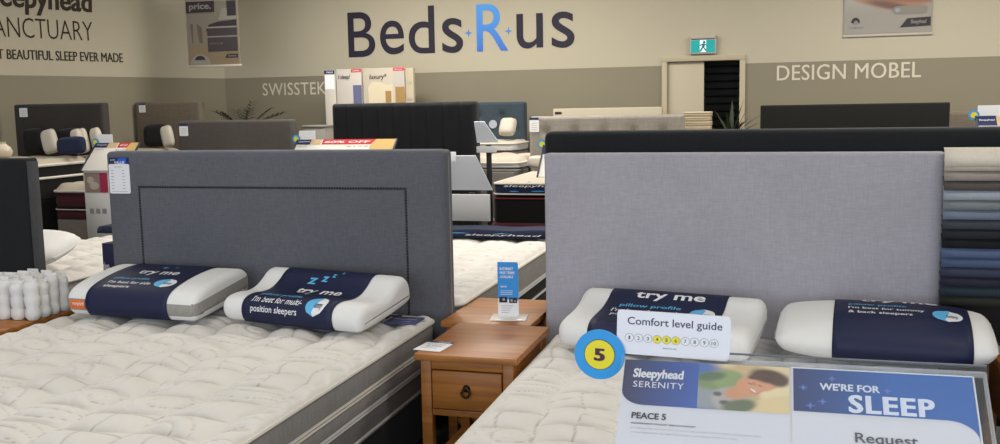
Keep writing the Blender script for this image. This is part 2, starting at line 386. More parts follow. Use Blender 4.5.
# the sheet hangs from a rail; printed picture laid on it in layers
for x_ in (.1, .9): MB().tube([(w*x_, .003, h), (w*x_, .003, CEIL-t.location.z)], .002, 5).build('hanging_cord', mat('steel', (150, 150, 150), .3, metal=1), t)
MB().rbox(0, w, .0, .006, 0, h, 0).build('sheet', mat('poster pale', (132, 125, 114), .6), t)
MB().rbox(-.005, w+.01, -.008, .012, -.01, .012, .004).build('bottom_rail', mat('grey plastic', (176, 168, 156), .5), t)
MB().rbox(-.005, w+.01, -.008, .012, h-.012, h+.01, .004).build('top_rail', mat('grey plastic', (176, 168, 156), .5), t)
pf = lambda k: (lambda u, v: (u*w, -.0012*k, v*.66))
pol = [shape(rect(.02, .015, .98, .34), pf(1), 0), shape(rect(.02, .34, .98, .99), pf(1), 1), shape([(.08, .66), (.13, .66), (.12, .36), (.1, .36)], pf(2), 5), shape([(.2, .66), (.3, .6), (.31, .36), (.24, .36)], pf(2), 5),
       shape(rect(.40, .22, .97, .44), pf(2), 2), shape(rect(.40, .44, .97, .52), pf(2), 6), shape(rect(.40, .46, .97, .60), pf(3), 2), shape([(.36, .52), (.44, .64), (.62, .68), (.97, .70), (.97, .58), (.42, .57)], pf(4), 3),
       shape(rect(.40, .58, .97, .605), pf(5), 6), shape([(.62, .70), (.97, .71), (.97, .88), (.7, .88)], pf(4), 6), shape(rect(.80, .76, .97, .99), pf(5), 3), shape(rect(.02, .83, .56, 1.0), pf(5), 3),
       shape(disc(.24, .02, .20, .17, 20, 0, PI), pf(3), 6), shape([(.72, .12), (.97, .12), (.97, .18), (.76, .18)], pf(3), 3), shape(rect(.44, .45, .97, .46), pf(4), 6)]
pol += [shape(disc(.24, .10, .10, .065, 14, 0, PI), pf(5), 3)]
pol += txt('price.', (.08, .85, .5, .97), pf(7), 6, bold=.02, reps=1) + txt('Simmons', (.78, .132, .94, .168), pf(7), 6, bold=.01)
pol += txt('ends when you wake', (.44, .33, .70, .36), pf(7), 6) + txt('BedsRus', (.14, .05, .34, .075), pf(7), 4)
flat('printed_picture', pol, [mat('poster floor', (122, 107, 86), .6), mat('poster wall', (118, 111, 100), .6), mat('poster charcoal', (62, 58, 58), .6), mat('poster dark', (50, 46, 50), .6), GREYINK, mat('poster stem', (96, 84, 72), .6), mat('poster white', (132, 126, 117), .6)], t)
t, w, h = poster('massage_poster', 'pale poster of hands on bedding high on the back wall right of the exit sign', 843, 932, -50, 35, BACKY-.012)
MB().rbox(0, w, 0, .006, 0, h, 0).build('sheet', mat('poster grey white', (146, 140, 131), .6), t)
MB().rbox(-.005, w+.005, -.008, .012, -.01, .012, .004).build('bottom_rail', mat('grey plastic', (176, 168, 156), .5), t)
pf = lambda k: (lambda u, v: (u*w, -.0012*k, v*.42))
HANDS = (pf(1), t, w)
flat('rainbow_mark', [shape(disc(.14, .30, .05, .12, 14, 0, PI), pf(5), 0), shape(disc(.145, .28, .025, .07, 14, 0, PI), pf(6), 1)], [mat('poster dark', (50, 46, 50), .6), mat('poster white', (132, 126, 117), .6)], t)
pol = [shape(rrect(.56, .46, .94, .64, .06), pf(5), 0), shape(disc(.61, .55, .03, .05), pf(6), 1), shape([(.64, .16), (.98, .18), (.98, .38), (.72, .36)], pf(5), 2)]
pol += txt('Sleepyhead', (.76, .21, .93, .33), pf(7), 0, bold=.02, reps=1) + txt('BedsRus', (.07, .17, .23, .24), pf(7), 1)
flat('printed_marks', pol, [mat('poster white', (132, 126, 117), .6), GREYINK, mat('poster dark', (50, 46, 50), .6)], t)

# ------------------------------------------------------------------ headboards
def soft_panel(w, h, t, fn=None, r=.03, nx=60, nz=40, z0=0, cr=.028):
    """upholstered slab, front towards -y, rounded rim, fn(x,z)->extra depth"""
    xs = np.unique(np.concatenate([np.linspace(-w/2, w/2, nx), -w/2+r*np.array([.03, .1, .2, .35, .55, .8, 1]), w/2-r*np.array([.03, .1, .2, .35, .55, .8, 1])]))
    zs = np.unique(np.concatenate([np.linspace(z0, h, nz), h-r*np.array([.03, .1, .2, .35, .55, .8, 1])]))
    def inset(d): return 0 if d >= r else r-math.sqrt(max(0, r*r-(r-d)**2))
    vs = []; NX = len(xs)
    for z in zs:
        for x in xs:
            d = min(x+w/2, w/2-x, h-z); y = -t+inset(max(d, 0)) + (fn(x, z) if fn else 0); vs.append((x, y, z))
    q_ = []
    for x, y, z in vs:
        qx, qz = (abs(x)-(w/2-cr))/cr, (z-(h-cr))/cr
        if qx > 0 and qz > 0:
            k = max(qx, qz)/math.hypot(qx, qz); x = math.copysign((w/2-cr)+qx*cr*k, x); z = (h-cr)+qz*cr*k
        q_.append((x, y, z))
    vs = q_; n = len(vs); fs = []
    for j in range(len(zs)-1):
        for i in range(NX-1): a = j*NX+i; fs.append((a, a+1, a+NX+1, a+NX))
    # rim to the back
    def bi(k, y): x, _, z = vs[k]; return (x, y, z)
    ring = [i for i in range(NX)] + [j*NX+NX-1 for j in range(1, len(zs))] + [(len(zs)-1)*NX+i for i in range(NX-2, -1, -1)] + [j*NX for j in range(len(zs)-2, 0, -1)]
    L = len(ring); rv = []
    for k in ring: rv.append(bi(k, 0))
    allv = vs+rv
    for i in range(L): fs.append((ring[i], n+i, n+(i+1) % L, ring[(i+1) % L]))
    fs.append(tuple(n+i for i in range(L)))
    return MB().add(allv, fs)
def headboard(label, x0, x1, Y, top, m, t=.09, style='plain', r=.03, rim=None, leg=True, name='headboard', cat='headboard', z0=.18):
    w = x1-x0; T = thing(name, label, cat, ((x0+x1)/2, Y+t, 0))
    if style == 'channel':
        n = 9; cw = w/n
        def fn(x, z):
            a = ((x+w/2)/cw) % 1; return .022*(1-abs(math.sin(PI*a))**.5)
        mb = soft_panel(w, top, t, fn, r, 150, 14, z0)
    elif style == 'tuft':
        bx = []; row = 0; z = top-.14
        while z > .5:
            k = 0; x = -w/2+.16+(.13 if row % 2 else 0)
            while x < w/2-.1: bx.append((x, z)); x += .26
            z -= .15; row += 1
        def fn(x, z):
            dd = min((math.hypot(x-a, z-b) for a, b in bx), default=1); g = .028*math.exp(-(dd/.035)**2)
            return g + .008*math.exp(-(dd/.09)**2)
        mb = soft_panel(w, top, t, fn, r, 110, 80, z0)
    else: mb = soft_panel(w, top, t, None, r, 10, 8, z0, cr=max(.010, r*.7))
    mb.build('panel', m, T, angle=60)
    if style == 'tuft':
        for a, b in bx[:14]:
            MB().lathe([(.001, -.002), (.008, -.001), (.011, .004), (.009, .009)], (a, -t+.022, b), 10, axis='y').build('button', m, T)
    if leg:
        for s in (-1, 1): MB().rbox(s*w*.36-.03, s*w*.36+.03, -t*.75, -t*.2, 0, z0+.02, .004).build('leg', BLACKP, T)
    return T
# front left: slate linen, nailhead border
HLX0, HLX1, HY = -3.198, -1.408, 4.0
top = 1.315
T = headboard('slate grey linen headboard with a studded nailhead border, behind the left front bed', HLX0, HLX1, HY, top, HB_BLUE, .085, r=.03)
cx = (HLX0+HLX1)/2
a = PY(139, 185.5, HY); b = PY(405.5, 190, HY); ztrim = (a.z+b.z)/2
def studs(p, q):
    mb = MB(); p = Vector(p); q = Vector(q); n = int((q-p).length/.0135)
    for i in range(n+1):
        c = p.lerp(q, i/n); rr = .0062
        mb.lathe([(rr, .0), (rr*.8, -.0036), (rr*.35, -.0055)], tuple(c), 7, axis='y')
    return mb
NAIL = mat('antique nailheads', (60, 58, 60), .3, metal=.8)
lx0, lx1 = a.x-cx, b.x-cx
for p, q in (((lx0, -.0855, ztrim), (lx1, -.0855, ztrim)), ((lx0, -.0855, .45), (lx0, -.0855, ztrim-.0135)), ((lx1, -.0855, .45), (lx1, -.0855, ztrim-.0135))):
    studs(p, q).build('nailhead_trim', NAIL, T)
MB().tube([(HLX1-cx-.002, -.035, .2), (HLX1-cx-.002, -.035, top-.03), (HLX1-cx-.03, -.035, top-.001), (HLX0-cx+.03, -.035, top-.001), (HLX0-cx+.002, -.035, top-.03), (HLX0-cx+.002, -.035, .2)], .0045, 6).build('piping', weave('pale edge piping', (136, 137, 142), .1, 60), T)
# front right: pale grey linen
HRX0, HRX1 = -.955, .640
T = headboard('plain pale grey linen headboard behind the right front bed', HRX0, HRX1, HY, 1.297, HB_GREY, .08, r=.014)
MB().tube([(HRX1-HRX0)/2*s*Vector((1, 0, 0))+Vector((0, -.005, z)) for s, z in ((1, .2), (1, 1.295))], .004, 6).build('piping', HB_GREY, T)
headboard('long black felt headboard standing taller right behind the pale grey headboard', -.99, 1.05, 4.13, 1.388, HB_DARK, .13, r=.045)
# far left neighbour
T = headboard('black headboard with grey side cut off by the left picture edge', -5.1, -3.605, 3.915, 1.287, HB_FAR, .085, r=.02)
MB().rbox(.7475, .7545, -.075, 0, .18, 1.27, .003).build('side_panel', HB_FARSIDE, T)
# background
ya = 7.5; a0 = PY(15, 104, ya); a1 = PY(110, 103, ya)
headboard('charcoal headboard with white tag, farthest left along the left wall', a0.x-.03, a1.x-.09, ya, (a0.z+a1.z)/2, HB_CHAR, .09)
yb = 8.85; b0 = PY(136, 102, yb); b1 = PY(206, 100.7, yb)
headboard('taupe headboard behind the dark grey one near the wall corner', b0.x-.03, b1.x-.08, yb, (b0.z+b1.z)/2, HB_TAUPE, .09)
yc = 8.3; c0 = PY(178.5, 121, yc); c1 = PY(296, 119, yc)
headboard('plain dark grey headboard left of the tall black channelled one', c0.x-.02, c1.x-.05, yc, (c0.z+c1.z)/2, HB_C, .09)
yd = 7.9; e0 = PY(331, 104, yd); e1 = PY(480, 101, yd)
headboard('black velvet headboard with vertical channels below the promotional displays', e0.x-.01, e1.x-.045, yd, (e0.z+e1.z)/2, HB_CHAN, .12, 'channel', r=.04)
yt = 9.55; f0 = PY(440, 102.5, yt); f1 = PY(528, 101.5, yt)
headboard('dark teal buttoned headboard just right of the black channelled one', f0.x, f1.x-.04, yt, f1.z, HB_TEAL, .11, 'tuft')
yg = 8.35; g0 = PY(529, 117.5, yg); g1 = PY(684, 113.5, yg)
headboard('light warm grey buttoned headboard with tag, left of the door', g0.x, g1.x, yg, (g0.z+g1.z)/2, HB_LG, .11, 'tuft')
yk = 8.6; k0 = PY(760.5, 106, yk); k1 = PY(950.5, 101.5, yk)
headboard('plain black headboard standing right of the door beneath the pale lettering', k0.x, k1.x, yk, (k0.z+k1.z)/2, weave('soft black fabric', (29, 29, 27), .08, 60), .1, r=.015)
ym = 9.3; m0 = PY(948, 112, ym); m1 = PY(1030, 110, ym)
headboard('low taupe grey headboard at the right edge beside the black headboard', m0.x, m1.x, ym, m0.z, HB_TAUPE, .09)
yn = 9.6; n0 = PY(553, 108.5, yn); n1 = PY(662, 107, yn)
T = headboard('cream headboard rail showing above the light grey buttoned headboard', n0.x, n1.x, yn, (n0.z+n1.z)/2, mat('cream lacquer', (190, 180, 158), .5), .06, r=.008)
MB().rbox(-(n1.x-n0.x)/2+.02, -(n1.x-n0.x)/2+.09, -.064, -.06, n0.z-.06, n0.z-.035, .001).build('maker_plate', INK, T)

# ------------------------------------------------------------------ mattresses and bases
def hsh(a, b, k=0):
    v = np.sin(a*127.1+b*311.7+k*74.7)*43758.5453; return v-np.floor(v)
def quilt(X, Y, cw=.25, ch=.165):
    Xw = X+.016*np.sin(Y*9.0+1.3)+.010*np.sin(Y*23.0); Yw = Y+.018*np.sin(X*8.0)+.010*np.sin(X*19.0+Y*3)
    col = np.floor(Xw/cw); a = Xw/cw-col
    yy = Yw/ch + hsh(col, 3.0); row = np.floor(yy); b = yy-row
    ty = np.floor(hsh(col, row)*5); fl = hsh(col, row, 2) > .5; a2 = np.where(fl, 1-a, a)
    def puff(u, p=.3): return np.abs(np.sin(PI*u))**p
    base = puff(a, .62)*puff(b, .40)
    bow = b+.16*np.sin(PI*a)*np.where(fl, 1, -1)
    r1 = np.hypot((a2-.25)*1.5, (b-.05)); r2 = np.hypot((a2-.78)*1.5, (b-.55))
    L = np.stack([np.where(np.abs(bow*3 % 1-.5) < .5, np.abs(np.sin(PI*bow*3)), 1),                       # three bowed ribs
                  np.where(a2 < .52, np.abs(np.sin(PI*np.clip(a2/.52, 0, 1))), np.abs(np.sin(PI*(b+.2*a2)*2))), # puff + two ribs
                  np.where(r1 < .95, np.abs(np.sin(PI*r1*2.6)), 1), np.where(r2 < .6, np.abs(np.sin(PI*r2*3.3)), 1),
                  np.minimum(np.abs(np.sin(PI*2*a2)), np.abs(np.sin(PI*(b+.25*a2))))])
    st = np.take_along_axis(L, ty.astype(int)[None], 0)[0]
    H = base*(.66+.34*st**.5)
    return H, st
def tickmat():
    m = bpy.data.materials.new('cream quilted ticking'); m.use_nodes = True; nt = m.node_tree; b = nt.nodes['Principled BSDF']
    b.inputs['Roughness'].default_value = .8; b.inputs['Specular IOR Level'].default_value = .2; b.inputs['Sheen Weight'].default_value = .25
    at = nt.nodes.new('ShaderNodeAttribute'); at.attribute_name = 'stitch'
    tc = nt.nodes.new('ShaderNodeTexCoord'); n = nt.nodes.new('ShaderNodeTexNoise'); n.inputs['Scale'].default_value = 90; n.inputs['Detail'].default_value = 3
    nt.links.new(tc.outputs['Object'], n.inputs['Vector'])
    w = nt.nodes.new('ShaderNodeTexWave'); w.inputs['Scale'].default_value = 22; w.inputs['Distortion'].default_value = 9; w.inputs['Detail'].default_value = 1; w.inputs['Detail Scale'].default_value = .6
    nt.links.new(tc.outputs['Object'], w.inputs['Vector'])
    pw = nt.nodes.new('ShaderNodeMath'); pw.operation = 'POWER'; pw.inputs[1].default_value = 8; nt.links.new(w.outputs['Fac'], pw.inputs[0])
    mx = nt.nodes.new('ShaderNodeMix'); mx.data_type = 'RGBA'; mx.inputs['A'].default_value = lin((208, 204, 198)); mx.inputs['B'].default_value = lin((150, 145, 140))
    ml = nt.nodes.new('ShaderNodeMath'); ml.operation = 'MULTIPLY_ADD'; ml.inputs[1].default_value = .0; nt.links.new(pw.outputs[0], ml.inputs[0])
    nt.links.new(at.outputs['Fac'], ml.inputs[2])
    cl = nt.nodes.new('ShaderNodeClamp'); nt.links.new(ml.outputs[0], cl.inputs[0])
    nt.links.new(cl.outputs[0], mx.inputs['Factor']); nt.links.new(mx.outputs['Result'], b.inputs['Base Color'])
    bp = nt.nodes.new('ShaderNodeBump'); bp.inputs['Strength'].default_value = .25; bp.inputs['Distance'].default_value = .003
    nt.links.new(n.outputs['Fac'], bp.inputs['Height']); nt.links.new(bp.outputs['Normal'], b.inputs['Normal'])
    return m
TICK = tickmat()
def rr_path(w, l, r, n=6):
    o = []
    for cx, cy_, a in ((w/2-r, -l/2+r, -PI/2), (w/2-r, l/2-r, 0), (-w/2+r, l/2-r, PI/2), (-w/2+r, -l/2+r, PI)):
        o += [(cx+r*math.cos(a+PI/2*i/n), cy_+r*math.sin(a+PI/2*i/n)) for i in range(n+1)]
    return o
def top_panel(w, l, zt, drop, res, amp, r=.09, seed=0):
    nx, ny = int(w/res), int(l/res); xs = np.linspace(-w/2, w/2, nx+1); ys = np.linspace(-l/2, l/2, ny+1)
    X, Y = np.meshgrid(xs, ys)
    # round the corners of the grid
    qx = np.clip(np.abs(X)-(w/2-r), 0, None)/r; qy = np.clip(np.abs(Y)-(l/2-r), 0, None)/r
    k = np.where((qx > 0) & (qy > 0), np.maximum(qx, qy)/np.maximum(np.hypot(qx, qy), 1e-9), 1)
    Xr = np.where((qx > 0) & (qy > 0), np.sign(X)*((w/2-r)+qx*r*k), X); Yr = np.where((qx > 0) & (qy > 0), np.sign(Y)*((l/2-r)+qy*r*k), Y)
    d = np.minimum(w/2-np.abs(X), l/2-np.abs(Y)); d = np.clip(d, 0, None)
    e = .06; fall = np.where(d < e, np.sqrt(np.clip(1-(1-d/e)**2, 0, 1)), 1)
    H, st = quilt(X+7+seed, Y+9)
    Z = zt - drop*(1-fall) + (amp*(H-.8))*np.clip(d/.05, 0, 1)
    V = np.stack([Xr, Yr, Z], -1).reshape(-1, 3); N = nx+1
    i = np.arange(nx); j = np.arange(ny); I, J = np.meshgrid(i, j); a = (J*N+I).ravel()
    F = np.stack([a, a+1, a+1+N, a+N], -1)
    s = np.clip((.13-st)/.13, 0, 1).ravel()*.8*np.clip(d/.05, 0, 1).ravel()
    return V, F, s
def grid_obj(name, V, F, s, m, parent):
    me = bpy.data.meshes.new(name); me.from_pydata(V.tolist(), [], F.tolist()); me.materials.append(m)
    at = me.attributes.new('stitch', 'FLOAT', 'POINT'); at.data.foreach_set('value', s.astype(np.float32))
    me.polygons.foreach_set('use_smooth', [True]*len(me.polygons)); me.update()
    o = bpy.data.objects.new(name, me); C.objects.link(o); o.parent = parent; return o
def loft(mb, path_fn, zs_ins, mats_i, cap=True):
    rings = []
    for z, ins in zs_ins: rings.append([(x, y, z) for x, y in path_fn(ins)])
    n = len(rings[0]); vs = [p for R in rings for p in R]; base = len(mb.v)
    mb.v += vs
    for i in range(len(rings)-1):
        for j in range(n):
            mb.f.append(tuple(base+q for q in (i*n+j, i*n+(j+1) % n, (i+1)*n+(j+1) % n, (i+1)*n+j))); mb.m.append(mats_i[i])
    if cap:
        mb.f.append(tuple(base+q for q in reversed(range(n)))); mb.m.append(mats_i[0])
        mb.f.append(tuple(base+(len(rings)-1)*n+q for q in range(n))); mb.m.append(mats_i[-1])
def mattress(label, x0, x1, y0, y1, z0, z1, bands, pipes, res=.02, amp=.02, cap_h=.03, r=.08, seed=0, topm=None):
    """bands: [(z fraction from, material)...] bottom up; pipes: [(z fraction, material, radius)]"""
    w, l = x1-x0, y1-y0; T = thing('mattress', label, 'mattress', ((x0+x1)/2, (y0+y1)/2, z0)); h = z1-z0; hs = h-cap_h
    mats = [b[1] for b in bands]; zi = []; mi = []
    for k, (f, m) in enumerate(bands):
        f1 = bands[k+1][0] if k+1 < len(bands) else 1
        for q, ins in ((0, .006), (.25, .001), (.75, .001)) if k else ((0, .006), (.25, .001), (.75, .001)):
            zi.append(((f+(f1-f)*q)*hs, ins)); mi.append(k)
    zi.append((hs, .008))
    mb = MB(); loft(mb, lambda ins: rr_path(w-2*ins, l-2*ins, r), zi, mi); mb.build('border', mats, T, angle=50)
    for f, m, pr in pipes:
        MB().tube([(x, y, f*hs) for x, y in rr_path(w+.004, l+.004, r)], pr, 6, closed=True).build('piping', m, T)
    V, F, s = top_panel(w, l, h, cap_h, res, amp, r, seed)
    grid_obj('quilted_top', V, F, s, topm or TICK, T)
    return T
def bed_base(label, x0, x1, y0, y1, z1, m, name='divan', trim=None, legs=.06, drawers=False):
    w, l = x1-x0, y1-y0; T = thing(name, label, 'bed base', ((x0+x1)/2, (y0+y1)/2, 0))
    mb = MB(); loft(mb, lambda ins: rr_path(w-2*ins, l-2*ins, .05), [(legs, .01), (legs+.01, 0), (z1-.012, 0), (z1-.004, .01)], [0, 0, 0]); mb.build('frame', m, T)
    if trim:
        for zf, pm, pr in trim: MB().tube([(x, y, legs+(z1-legs)*zf) for x, y in rr_path(w+.002, l+.002, .05)], pr, 6, closed=True).build('piping', pm, T)
    for sx in (-1, 1):
        for sy_ in (-1, 1): MB().lathe([(.02, 0), (.026, .004), (.03, legs+.004)], (sx*(w/2-.12), sy_*(l/2-.12), 0), 12).build('foot', BLACKP, T)
    if drawers:
        for k in (0, 1):
            xa = -w/2+.04+k*(w/2-.02)
            d = MB().rbox(xa, xa+w/2-.06, -l/2-.012, -l/2+.004, legs+.02, z1-.03, .006).build('drawer', m, T)
            MB().rbox(xa+.1, xa+w/2-.16, -l/2-.02, -l/2-.01, (legs+z1)/2-.012, (legs+z1)/2+.012, .004).build('handle', PIPES, d)
    return T
# left front bed (king)
LZ = .58
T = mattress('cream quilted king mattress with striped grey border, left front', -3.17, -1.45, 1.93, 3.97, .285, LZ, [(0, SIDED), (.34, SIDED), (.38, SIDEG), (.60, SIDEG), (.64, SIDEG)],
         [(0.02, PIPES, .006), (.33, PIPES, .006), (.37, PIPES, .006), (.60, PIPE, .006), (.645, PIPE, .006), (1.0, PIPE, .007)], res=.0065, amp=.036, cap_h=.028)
# sewn label and ribbon at its head corner
fn = lambda u, v: (u, v, LZ-.285+.006)
lx, ly = -1.54+2.31, 3.80-2.95
lab = MB().rbox(lx-.075, lx+.07, ly-.06, ly+.06, .292, .2985, .002).build('sewn_label', mat('navy sewn label', (76, 82, 126), .7), T)
flat('label_print', txt('Sleepyhead', (lx-.055, ly-.01, lx+.05, ly+.025), lambda u, v: (u, v, .2992), 0, bold=.015) + [shape(rect(lx-.05, ly-.035, lx+.04, ly-.03), lambda u, v: (u, v, .2992))], mat('pale thread', (190, 190, 205), .7), lab)
MB().tube([(lx-.10, ly+.02, .296), (lx-.085, ly+.045, .304), (lx-.06, ly+.055, .3), (lx-.045, ly+.07, .3)], .005, 6).build('ribbon', INK, T)
bed_base('black fabric divan base with silver edge under the left front mattress', -3.16, -1.46, 1.94, 3.96, .283, BASEB, trim=[(.97, PIPES, .006)])
# right front bed
RZ = .54
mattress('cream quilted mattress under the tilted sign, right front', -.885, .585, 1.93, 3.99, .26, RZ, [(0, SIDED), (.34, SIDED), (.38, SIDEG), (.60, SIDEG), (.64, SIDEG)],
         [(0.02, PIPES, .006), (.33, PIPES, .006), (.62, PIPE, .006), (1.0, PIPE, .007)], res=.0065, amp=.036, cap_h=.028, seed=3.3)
bed_base('black fabric divan base under the right front mattress', -.875, .575, 1.94, 3.98, .258, BASEB)
# bed behind the left headboard (back to back)
T = mattress('cream mattress behind the nightstand with striped dark sides and navy runner', -2.95, -1.40, 4.13, 6.35, .24, .62, [(0, BASEB), (.52, BASEB), (.56, SIDEG), (.97, SIDEG)],
         [(0.03, PIPES, .008), (.27, PIPES, .008), (.52, PIPES, .008), (.56, PIPES, .008), (1.0, PIPE, .009)], res=.016, amp=.03, seed=1.2, cap_h=.04)
bed_base('black divan base behind the nightstand below the striped mattress', -2.94, -1.41, 4.14, 6.3, .238, BASEB)
def runner(label, x0, x1, y0, y1, z, word, droop=.25):
    w = x1-x0; T = thing('foot_runner', label, 'bed runner', ((x0+x1)/2, y0, z))
    pts = []; l = y1-y0; prof = [(0, 0.002), (.006, .03), (.02, .042), (l-.03, .042), (l, .03), (l+.012, .0)]
    n = 24; vs = []
    for i in range(n+1):
        x = -w/2+w*i/n
        for y, zz in prof: vs.append((x, y, zz+.004*math.sin(i*.9)*(zz > .02)))
    k = len(prof); fs = [(i*k+j, (i+1)*k+j, (i+1)*k+j+1, i*k+j+1) for i in range(n) for j in range(k-1)]
    o = MB().add(vs, fs).build('cloth', NAVYF, T); md = o.modifiers.new('thickness', 'SOLIDIFY'); md.thickness = .012; md.offset = 1
    f = lambda u, v: (u, -.014, v)
    flat('script_print', txt(word, (.18, .014, w*.46, .03), f, 0, bold=.01, shear=.25), WHITE, T)
    flat('blue_marks', [shape([(w*.02, .031), (w*.14, .032), (w*.10, .036), (w*.03, .035)], f), shape([(w*.24, .031), (w*.32, .033), (w*.28, .037)], f)], LBLUE, T)
    return T
runner('navy runner with white script across the mattress behind the nightstand', -2.95, -1.40, 6.05, 6.32, .628, 'sleepyhead')
# bed behind the far left headboard
mattress('cream mattress behind the far left headboard with a loose white pillow on it', -4.9, -3.86, 4.06, 6.35, .26, .60, [(0, BASEB), (.5, SIDEG)], [(.5, PIPES, .008), (1, PIPE, .009)], res=.016, amp=.035, seed=2.2, cap_h=.045)
bed_base('black divan base behind the far left headboard', -4.88, -3.88, 4.07, 6.33, .258, BASEB)
runner('navy runner folded over the far end of the far left mattress', -4.9, -3.86, 6.0, 6.3, .606, 'sleepyhead')
# bed of the charcoal headboard (black sides, white piping)
za = PY(75, 158.5, 6.9).z
mattress('black sided mattress with white piping and dark cushions, far left', a0.x+.02, a1.x-.12, 5.5, 7.47, za-.34, za, [(0, BASEB), (.55, BASEB)], [(.62, PIPE, .012), (1, PIPE, .014)], res=.05, amp=.02, cap_h=.05, topm=CREAMF)
bed_base('tall black base under the far left black mattress', a0.x+.03, a1.x-.13, 5.51, 7.46, za-.342, BASEB)
zb = PY(165, 148.5, 8.5).z
mattress('cream topped mattress before the taupe headboard in the corner', b0.x, b1.x-.28, 7.65, 8.82, zb-.3, zb, [(0, BASEB), (.6, BASEB)], [(1, PIPE, .012)], res=.05, amp=.02, cap_h=.04, topm=CREAMF)
bed_base('tall black base before the taupe headboard in the corner', b0.x+.01, b1.x-.29, 7.66, 8.81, zb-.302, BASEB)
# maroon bed of the dark grey headboard
q0 = PY(48, 190, 6.74); zd = PY(50, 183, 6.8).z; xr = c1.x
mattress('cream topped mattress with maroon sides behind the left tilted sign', q0.x+.03, xr, 6.74, 8.27, zd-.30, zd, [(0, MAROON), (.3, BASEB), (.45, MAROON), (.8, MAROON)], [(.32, PIPES, .006), (.97, PIPE, .012)], res=.05, amp=.02, cap_h=.06, topm=CREAMF)
bed_base('pale fabric base under the maroon sided mattress', q0.x+.04, xr-.01, 6.75, 8.26, zd-.302, weave('pale base fabric', (128, 120, 112), .1, 60))
# teal headboard beds
yt1 = 9.02; t0 = PY(470, 150, yt1); t1 = PY(517, 140.5, yt1); zt = t1.z
mattress('cream mattress with a white pillow against the teal buttoned headboard', t0.x-.3, t1.x, yt1, 9.53, zt-.14, zt, [(0, SIDEG), (.4, PIPES)], [(.35, INK, .008), (1, PIPE, .01)], res=.04, amp=.02, cap_h=.03, topm=CREAMF)
bed_base('tall silver grey base under the teal headboard mattress', t0.x-.29, t1.x-.01, yt1+.01, 9.52, zt-.142, mat('silver fabric', (112, 108, 102), .7))
yt2 = 8.06; t2 = PY(519, 158, yt2); t3 = PY(486, 168, yt2); zb2 = PY(505, 168.5, yt2).z; zt2 = PY(505, 157.5, yt2).z
mattress('plump cream mattress on the drawer base before the teal headboard', t2.x-1.0, t2.x, yt2, 8.98, zb2, zt2, [(0, CREAMF), (.4, PIPES)], [(.3, PIPES, .008), (.6, PIPES, .006), (1, PIPE, .01)], res=.03, amp=.025, cap_h=.05, topm=CREAMF)
bed_base('silver drawer base with dark drawer gaps before the teal headboard', t2.x-1.01, t2.x+.005, yt2-.02, 8.99, zb2-.003, mat('silver fabric', (112, 108, 102), .7), drawers=True)
# foot bed of the light grey headboard
yg2 = 6.75; h0 = PY(492, 185, yg2); zg = PY(520, 182, yg2).z; zgl = PY(520, 194.5, yg2).z
T = mattress('cream mattress with navy printed end before the light grey buttoned headboard', h0.x, h0.x+1.5, yg2, 8.3, zgl, zg, [(0, NAVYF), (.2, NAVYF), (.9, NAVYF)], [(0.02, PIPE, .006), (1, PIPE, .007)], res=.03, amp=.02, cap_h=.014, topm=CREAMF)
f = lambda u, v: (u, -(8.3-yg2)/2-.006, v); hh = zg-zgl
flat('end_script', txt('sleepyhead', (-.66, hh*.55, -.2, hh*.78), f, 0, bold=.01, shear=.2), WHITE, T)
flat('blue_marks', [shape(disc(-.58, hh*.25, .035, hh*.05), f), shape(disc(-.40, hh*.27, .05, hh*.05), f), shape(disc(-.22, hh*.24, .04, hh*.05), f)], BLUEP, T)
bed_base('black base with red piping lines before the light grey buttoned headboard', h0.x, h0.x+1.49, yg2+.01, 8.29, zgl-.012, BASEB, trim=[(.975, mat('dull red piping', (120, 34, 44), .7), .006), (.72, MAROON, .02)])

